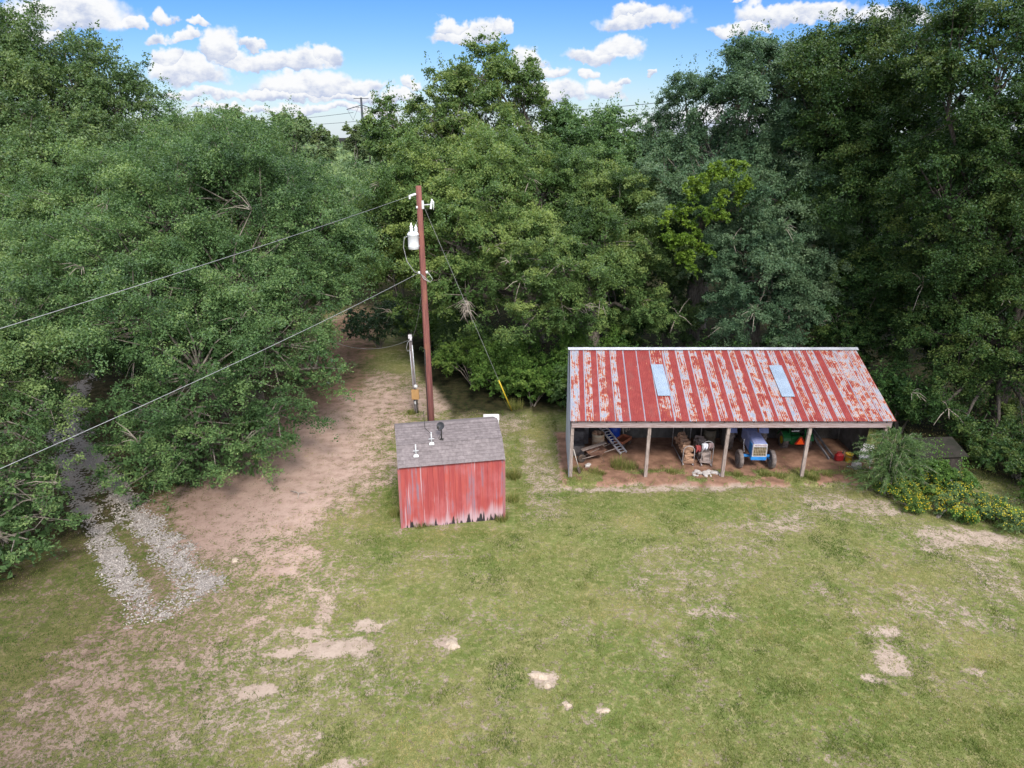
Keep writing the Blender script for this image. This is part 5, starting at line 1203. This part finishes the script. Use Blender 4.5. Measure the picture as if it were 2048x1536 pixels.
# tangle of dead twigs caught on the guy wire
mb = MB(); c = Vector(at(942, 615, 31.5)); t_ = (c.z - ga.z) / (gb.z - ga.z); c = ga.lerp(gb, t_); rg = np.random.default_rng(77)
for k in range(38):
    d = Vector((rg.normal(), rg.normal() * .7, -.5 + rg.normal() * .7)).normalized(); L = rg.uniform(.2, .6); a = c + Vector((0, 0, rg.uniform(-.15, .35))); mb.tube([a, a + d * L * .5 + Vector((0, 0, .05)), a + d * L + Vector((rg.normal() * .06, 0, -.14))], [.014, .010, .004], 4, False)
o = mb.build('twig_tangle', TWIG); tag(o, 'tangle of dead twigs caught on the guy wire', 'twigs')
# meter pole
mx, my = -4.97, 33.25
mp = empty('meter_pole', (mx, my, 0), 0, 'short weathered meter pole with a tan box and round glass meter', 'meter pole')
mb = MB(); mb.bar((0, 0, -.2), (-.10, 0, 4.22), .17, .14); mb.build('post', simple('grey_post', (.27, .235, .24), (.15, .125, .13), 5, .9, bump=.3, stretch=(5, 5, .6)), mp)
for s, z0, z1 in ((.06, 1.6, 3.7), (-.07, 1.2, 3.4)):
    mb = MB(); mb.tube([(s + .01, -.10, z0), (s - .07, -.10, z1)], .024 if s > 0 else .014, 8); mb.build('conduit', ZINC, mp)
mb = MB(); mb.box((.03, -.14, 1.08), (.38, .14, .52), bev=.012); mb.build('meter_box', simple('tan_box', (.50, .30, .13), (.42, .24, .10), 2, .6), mp)
mb = MB(); mb.lathe([(0, .0), (.105, 0), (.105, .05), (.085, .11), (0, .13)], (.07, -.12, 1.52), 20, rotm('X', 90)); mb.build('meter', simple('meter_glass', (.70, .70, .68), (.55, .55, .55), 8, .2), mp)
for s in (-.05, .05, .10):
    mb = MB(); mb.tube([(s + .02, -.11, .84), (s + .03, -.11, .0)], .020, 6); mb.build('lower_conduit', BLACK, mp)
mb = MB(); mb.box((.0, -.13, .62), (.07, .05, .16), bev=.01); mb.build('ground_clamp', ZINC, mp)
mb = MB(); mb.box((-.10, -.09, 4.12), (.18, .04, .20), bev=.01); mb.lathe([(0, -.06), (.05, -.05), (.05, .05), (0, .06)], (-.06, -.13, 3.98), 10); mb.build('weatherhead', WHT, mp)
mb = MB(); mb.tube([(-.06, -.13, 3.98), (-.22, -.15, 3.85), (-.30, -.15, 3.55), (-.24, -.15, 3.38), (-.08, -.13, 3.5)], .016, 6); mb.build('cable_loop', CABLE, mp)
wire('service_drop', 'thin wire sagging from the meter pole left across the dirt path', Vector((mx - .10, my - .12, 3.98)), Vector((-10.2, 36.5, 3.1)), .55, .008)
wire('service_drop', 'thin wire curving from the meter pole up to the tall utility pole', Vector((mx - .04, my - .12, 3.98)), Vector((PX + polex(8.0), PY + .15, 7.9)), .5, .008)

# ================================================================== SMALL GROUND THINGS
SAND = simple('dry_sand', (.46, .38, .30), (.34, .27, .205), 14, .95, bump=.5)
for i, (px, py, r, lb) in enumerate([(905, 1290, .17, 'pale sand mound on the lawn below the red shed'), (1078, 1352, .17, 'brightest pale sand mound in the middle of the lower lawn'), (1094, 1370, .09, 'small sand spill touching the brightest sand mound'), (1208, 1420, .09, 'small pale sand mound, rightmost on the lower lawn'), (1134, 1408, .08, 'faint sand mound between the two bright ones'), (470, 1120, .10, 'tiny sand heap near the end of the gravel tracks')]):
    x, y = gp(px, py); rg = np.random.default_rng(300 + i); n = 26; vs = [(0, 0, r * .34)]; fs = []
    jit = 1 + .3 * np.sin(np.arange(n) / n * 2 * pi * 2 + rg.uniform(0, 6)) + rg.normal(0, .12, n)
    for ring, (q, z) in enumerate(((.35, .30), (.7, .16), (1.0, .02), (1.12, -.12))):
        for k in range(n): a = 2 * pi * k / n; vs.append((cos(a) * q * r * 1.3 * jit[k], sin(a) * q * r * jit[k], z * r * (1 + rg.normal(0, .12))))
    fs += [(0, 1 + k, 1 + (k + 1) % n) for k in range(n)]
    for g_ in range(3):
        for k in range(n): j = (k + 1) % n; fs.append((1 + g_ * n + k, 1 + g_ * n + n + k, 1 + g_ * n + n + j, 1 + g_ * n + j))
    mb = MB(); mb.add(vs, fs, True); o = mb.build('sand_mound', SAND); o.location = (x, y, gz(x, y) + .01); tag(o, lb, 'sand mound', 'pale sand mounds on the lawn')
x, y = gp(595, 990); mb = MB()
mb.tube([(-.35, .25, .05), (-.1, .12, .09), (.05, 0, .07), (.12, -.35, .03)], [.018, .026, .024, .012], 6); mb.tube([(.05, 0, .07), (.3, .05, .12), (.42, .0, .05)], [.02, .014, .006], 6); mb.tube([(-.1, .12, .09), (-.2, -.05, .1)], [.016, .006], 5)
o = mb.build('fallen_branch', TWIG); o.location = (x, y, gz(x, y)); tag(o, 'forked grey fallen branch lying on the bare dirt left of the shed', 'branch')

# ================================================================== PYLONS FAR OFF
PYM = simple('pylon_steel', (.045, .055, .07), (.035, .04, .05), 2, .6)
def pylon(px, top, D, label):
    x, y, zt = at(px, top, D); s = zt / 34.0
    o = empty('pylon', (x, y, 0), R(12), label, 'pylon'); q = 1.0
    mb = MB(); mb.tube([(0, 0, 0), (0, 0, zt)], [.85 * s, .55 * s], 8); mb.build('mast', PYM, o)
    for z, w in ((zt - .5 * s, 4.2 * s),):
        mb = MB(); mb.bar((-w, 0, z), (w, 0, z), .35 * s, .35 * s); mb.build('crossarm', PYM, o)
    for z, w in ((zt - 4 * s, 8.5 * s), (zt - 18.5 * s, 8.2 * s)):
        for sg in (-1, 1):
            mb = MB(); mb.bar((0, 0, z), (sg * w, 0, z - 2.4 * s), .42 * s, .42 * s); mb.build('crossarm', PYM, o)
            mb = MB(); mb.tube([(sg * w * .95, 0, z - 2.3 * s), (sg * w * .62, 0, z - 8 * s)], .10 * s, 4); mb.tube([(sg * w * .2, 0, z - .8 * s), (sg * w * .62, 0, z - 8 * s)], .10 * s, 4); mb.build('insulator', PYM, o)
    return x, y, zt, s
pA = pylon(722, 195, 430, 'distant steel pylon with sloping arms right of centre in the tree dip'); pB = pylon(393, 212, 900, 'farther pylon just showing over the trees at the left')
def span(a, b, dz, off, label):
    mb = MB(); pts = []
    for k in range(25):
        t = k / 24; pts.append((a[0] + (b[0] - a[0]) * t + off, a[1] + (b[1] - a[1]) * t, a[2] + (b[2] - a[2]) * t - dz - 10 * 4 * t * (1 - t) * .6))
    mb.tube(pts, .14, 4); o = mb.build('transmission_line', PYM); tag(o, label, 'wire', 'far transmission lines'); return o
pC = (*at(1560, 150, 300)[:2], at(1560, 150, 300)[2])
for i, (dz, off) in enumerate(((8, -5), (12, 5), (22.5, -5), (26.5, 5))):
    span(pA, pB, dz, off, 'faint far transmission line left of the steel pylon')
for i, (dz, off) in enumerate(((5, -5), (8.5, 5), (22.5, -5))):
    span(pA, pC, dz, off, 'faint far transmission line crossing the clouds right of the tallest oak')

# ================================================================== SKY, SUN, CAMERA
SUN_EL, SUN_AZ = R(43), R(166)          # azimuth from +Y clockwise: behind the camera to its right
w = bpy.data.worlds.new('World'); SC.world = w; w.use_nodes = True
t = NT(w.node_tree); t.n.clear()
sky = t.node('ShaderNodeTexSky', sky_type='NISHITA'); sky.sun_disc = False; sky.sun_elevation = SUN_EL; sky.sun_rotation = SUN_AZ; sky.air_density = 1.0; sky.dust_density = .35; sky.ozone_density = 2.2
D = t.node('ShaderNodeTexCoord').outputs['Generated']
sp = t.node('ShaderNodeSeparateXYZ'); t.l.new(D, sp.inputs[0]); X, Y, Z = sp.outputs
ay = t.m('MAXIMUM', t.m('ABSOLUTE', Y), .05)
U = t.m('DIVIDE', X, ay); V = t.m('DIVIDE', Z, ay)
UV = t.node('ShaderNodeCombineXYZ', {'X': U, 'Y': V, 'Z': 0.0}).outputs[0]
nz = t.node('ShaderNodeTexNoise', {'Scale': 16.0, 'Detail': 4.0, 'Roughness': .6}); t.l.new(UV, nz.inputs['Vector'])
UVw = t.vm('ADD', UV, t.vm('MULTIPLY', t.vm('SUBTRACT', nz.outputs['Color'], (.5, .5, .5)), (.075, .045, 0)))
nz2 = t.node('ShaderNodeTexNoise', {'Scale': 60.0, 'Detail': 4.0, 'Roughness': .6}); t.l.new(UV, nz2.inputs['Vector'])
UVw = t.vm('ADD', UVw, t.vm('MULTIPLY', t.vm('SUBTRACT', nz2.outputs['Color'], (.5, .5, .5)), (.022, .017, 0)))
CL = [(120, 22, 150, 50), (60, 75, 60, 22), (262, 40, 24, 17), (322, 34, 27, 20), (390, 48, 30, 9), (440, 92, 42, 46), (540, 118, 130, 26), (645, 108, 40, 22), (372, 145, 85, 36), (345, 120, 40, 26), (620, 165, 120, 32), (720, 170, 46, 16), (510, 84, 34, 12), (318, 78, 30, 18), (372, 75, 28, 16), (400, 192, 80, 12), (560, 188, 120, 14), (660, 214, 140, 12), (480, 216, 120, 9), (790, 190, 50, 14), (815, 168, 26, 14),
      (930, 66, 72, 26), (905, 48, 40, 22), (1000, 58, 24, 18), (1055, 118, 32, 30), (1080, 145, 48, 16), (1100, 185, 70, 26), (1190, 108, 78, 20), (1235, 92, 44, 30), (1285, 36, 88, 26), (1262, 20, 50, 20), (1174, 146, 24, 14), (1205, 176, 44, 22), (1245, 168, 16, 10), (1480, 48, 66, 16), (1560, 24, 90, 22), (1650, 16, 80, 22), (1800, 30, 90, 26), (1300, 152, 12, 8), (1486, 2, 26, 6), (700, 190, 60, 12), (1420, 240, 160, 30), (1600, 250, 180, 30)]
run = None; shade = None
for (cx, cy, a, b) in CL:
    r = _ray(cx, cy); u0, v0 = r[0] / r[1], r[2] / r[1]; fa = 1.1 * a / FPX / r[1]; fb = 1.12 * b / FPX / r[1]
    p = t.vm('MULTIPLY_ADD', UVw, (1 / fa, 1 / fb, 0), (-u0 / fa, -(v0 - .25 * fb) / fb, 0))
    p2 = t.vm('MAXIMUM', p, t.vm('MULTIPLY', p, (-1, -1.9, 0)))
    d = t.vm('LENGTH', p2)
    yy = t.node('ShaderNodeSeparateXYZ'); t.l.new(p, yy.inputs[0])
    if run is None: run, shade = d, yy.outputs[1]
    else:
        lt_ = t.m('LESS_THAN', d, run); mx_ = t.node('ShaderNodeMix', {0: lt_, 2: shade, 3: yy.outputs[1]}); shade = mx_.outputs[0]; run = t.m('MINIMUM', run, d)
rest = t.noise(t.scale(D, (3, 3, 9)), 1.0, 5, .6)                       # loose cloud added out of view as fill light
over = t.m('MAXIMUM', t.smooth(t.m('MULTIPLY', Y, -1), -.2, .15), t.smooth(Z, .42, .6))
back = t.m('MULTIPLY', t.smooth(rest, .40, .56), over)
mask = t.m('MAXIMUM', t.m('SUBTRACT', 1.0, t.smooth(run, .72, 1.06)), back)
mask = t.m('MULTIPLY', mask, t.smooth(Z, -.02, .02))
det = t.noise(t.scale(UV, (1, 1.6, 1)), 34, 4, .62)
lit = t.smooth(t.m('ADD', shade, t.m('MULTIPLY', t.m('SUBTRACT', det, .5), 2.6)), -.75, .55)
ccol = t.mix(lit, (3.5, 4.0, 5.3), (6.5, 6.55, 6.65))
tintk = t.mix(t.smooth(V, 0.0, .22), (.64, .74, .88), (.29, .565, 1.03))
skyc = t.mix(1.0, sky.outputs[0], tintk, 'MULTIPLY')
haze = t.m('MULTIPLY', t.m('SUBTRACT', 1.0, t.smooth(V, -.01, .10)), .62)
skyc = t.mix(haze, skyc, (4.9, 5.5, 6.4))
ccol = t.mix(over, ccol, (16.5, 16.6, 17.0))  # unseen cloud made far brighter than the visible ones, added fill
out = t.mix(mask, skyc, ccol)
bgn = t.node('ShaderNodeBackground', {'Color': out, 'Strength': .15}); wo = t.node('ShaderNodeOutputWorld'); t.l.new(bgn.outputs[0], wo.inputs[0])
sl = bpy.data.lights.new('sun', 'SUN'); sl.energy = 4.2; sl.angle = R(14); sl.color = (1.0, .93, .83)
so = bpy.data.objects.new('sun', sl); COL.objects.link(so)
sd = Vector((sin(SUN_AZ) * cos(SUN_EL), cos(SUN_AZ) * cos(SUN_EL), sin(SUN_EL)))
so.rotation_euler = (-sd).to_track_quat('-Z', 'Y').to_euler(); so.location = sd * 60
cd = bpy.data.cameras.new('camera'); cam = bpy.data.objects.new('camera', cd); COL.objects.link(cam); SC.camera = cam
cd.sensor_width = 36; cd.lens = 36 * FPX / 2048; cd.clip_end = 20000; cd.clip_start = .1
cam.location = (0, 0, CAMH); cam.rotation_euler = (R(90) - PITCH, 0, 0)
SC.view_settings.view_transform = 'Standard'; SC.view_settings.look = 'None'; SC.view_settings.exposure = 0; SC.view_settings.gamma = 1
SC.render.engine = 'CYCLES'
cy_ = SC.cycles
cy_.max_bounces = 8; cy_.diffuse_bounces = 6; cy_.glossy_bounces = 2; cy_.transmission_bounces = 4; cy_.transparent_max_bounces = 4
cy_.use_denoising = True; cy_.caustics_reflective = False; cy_.caustics_refractive = False
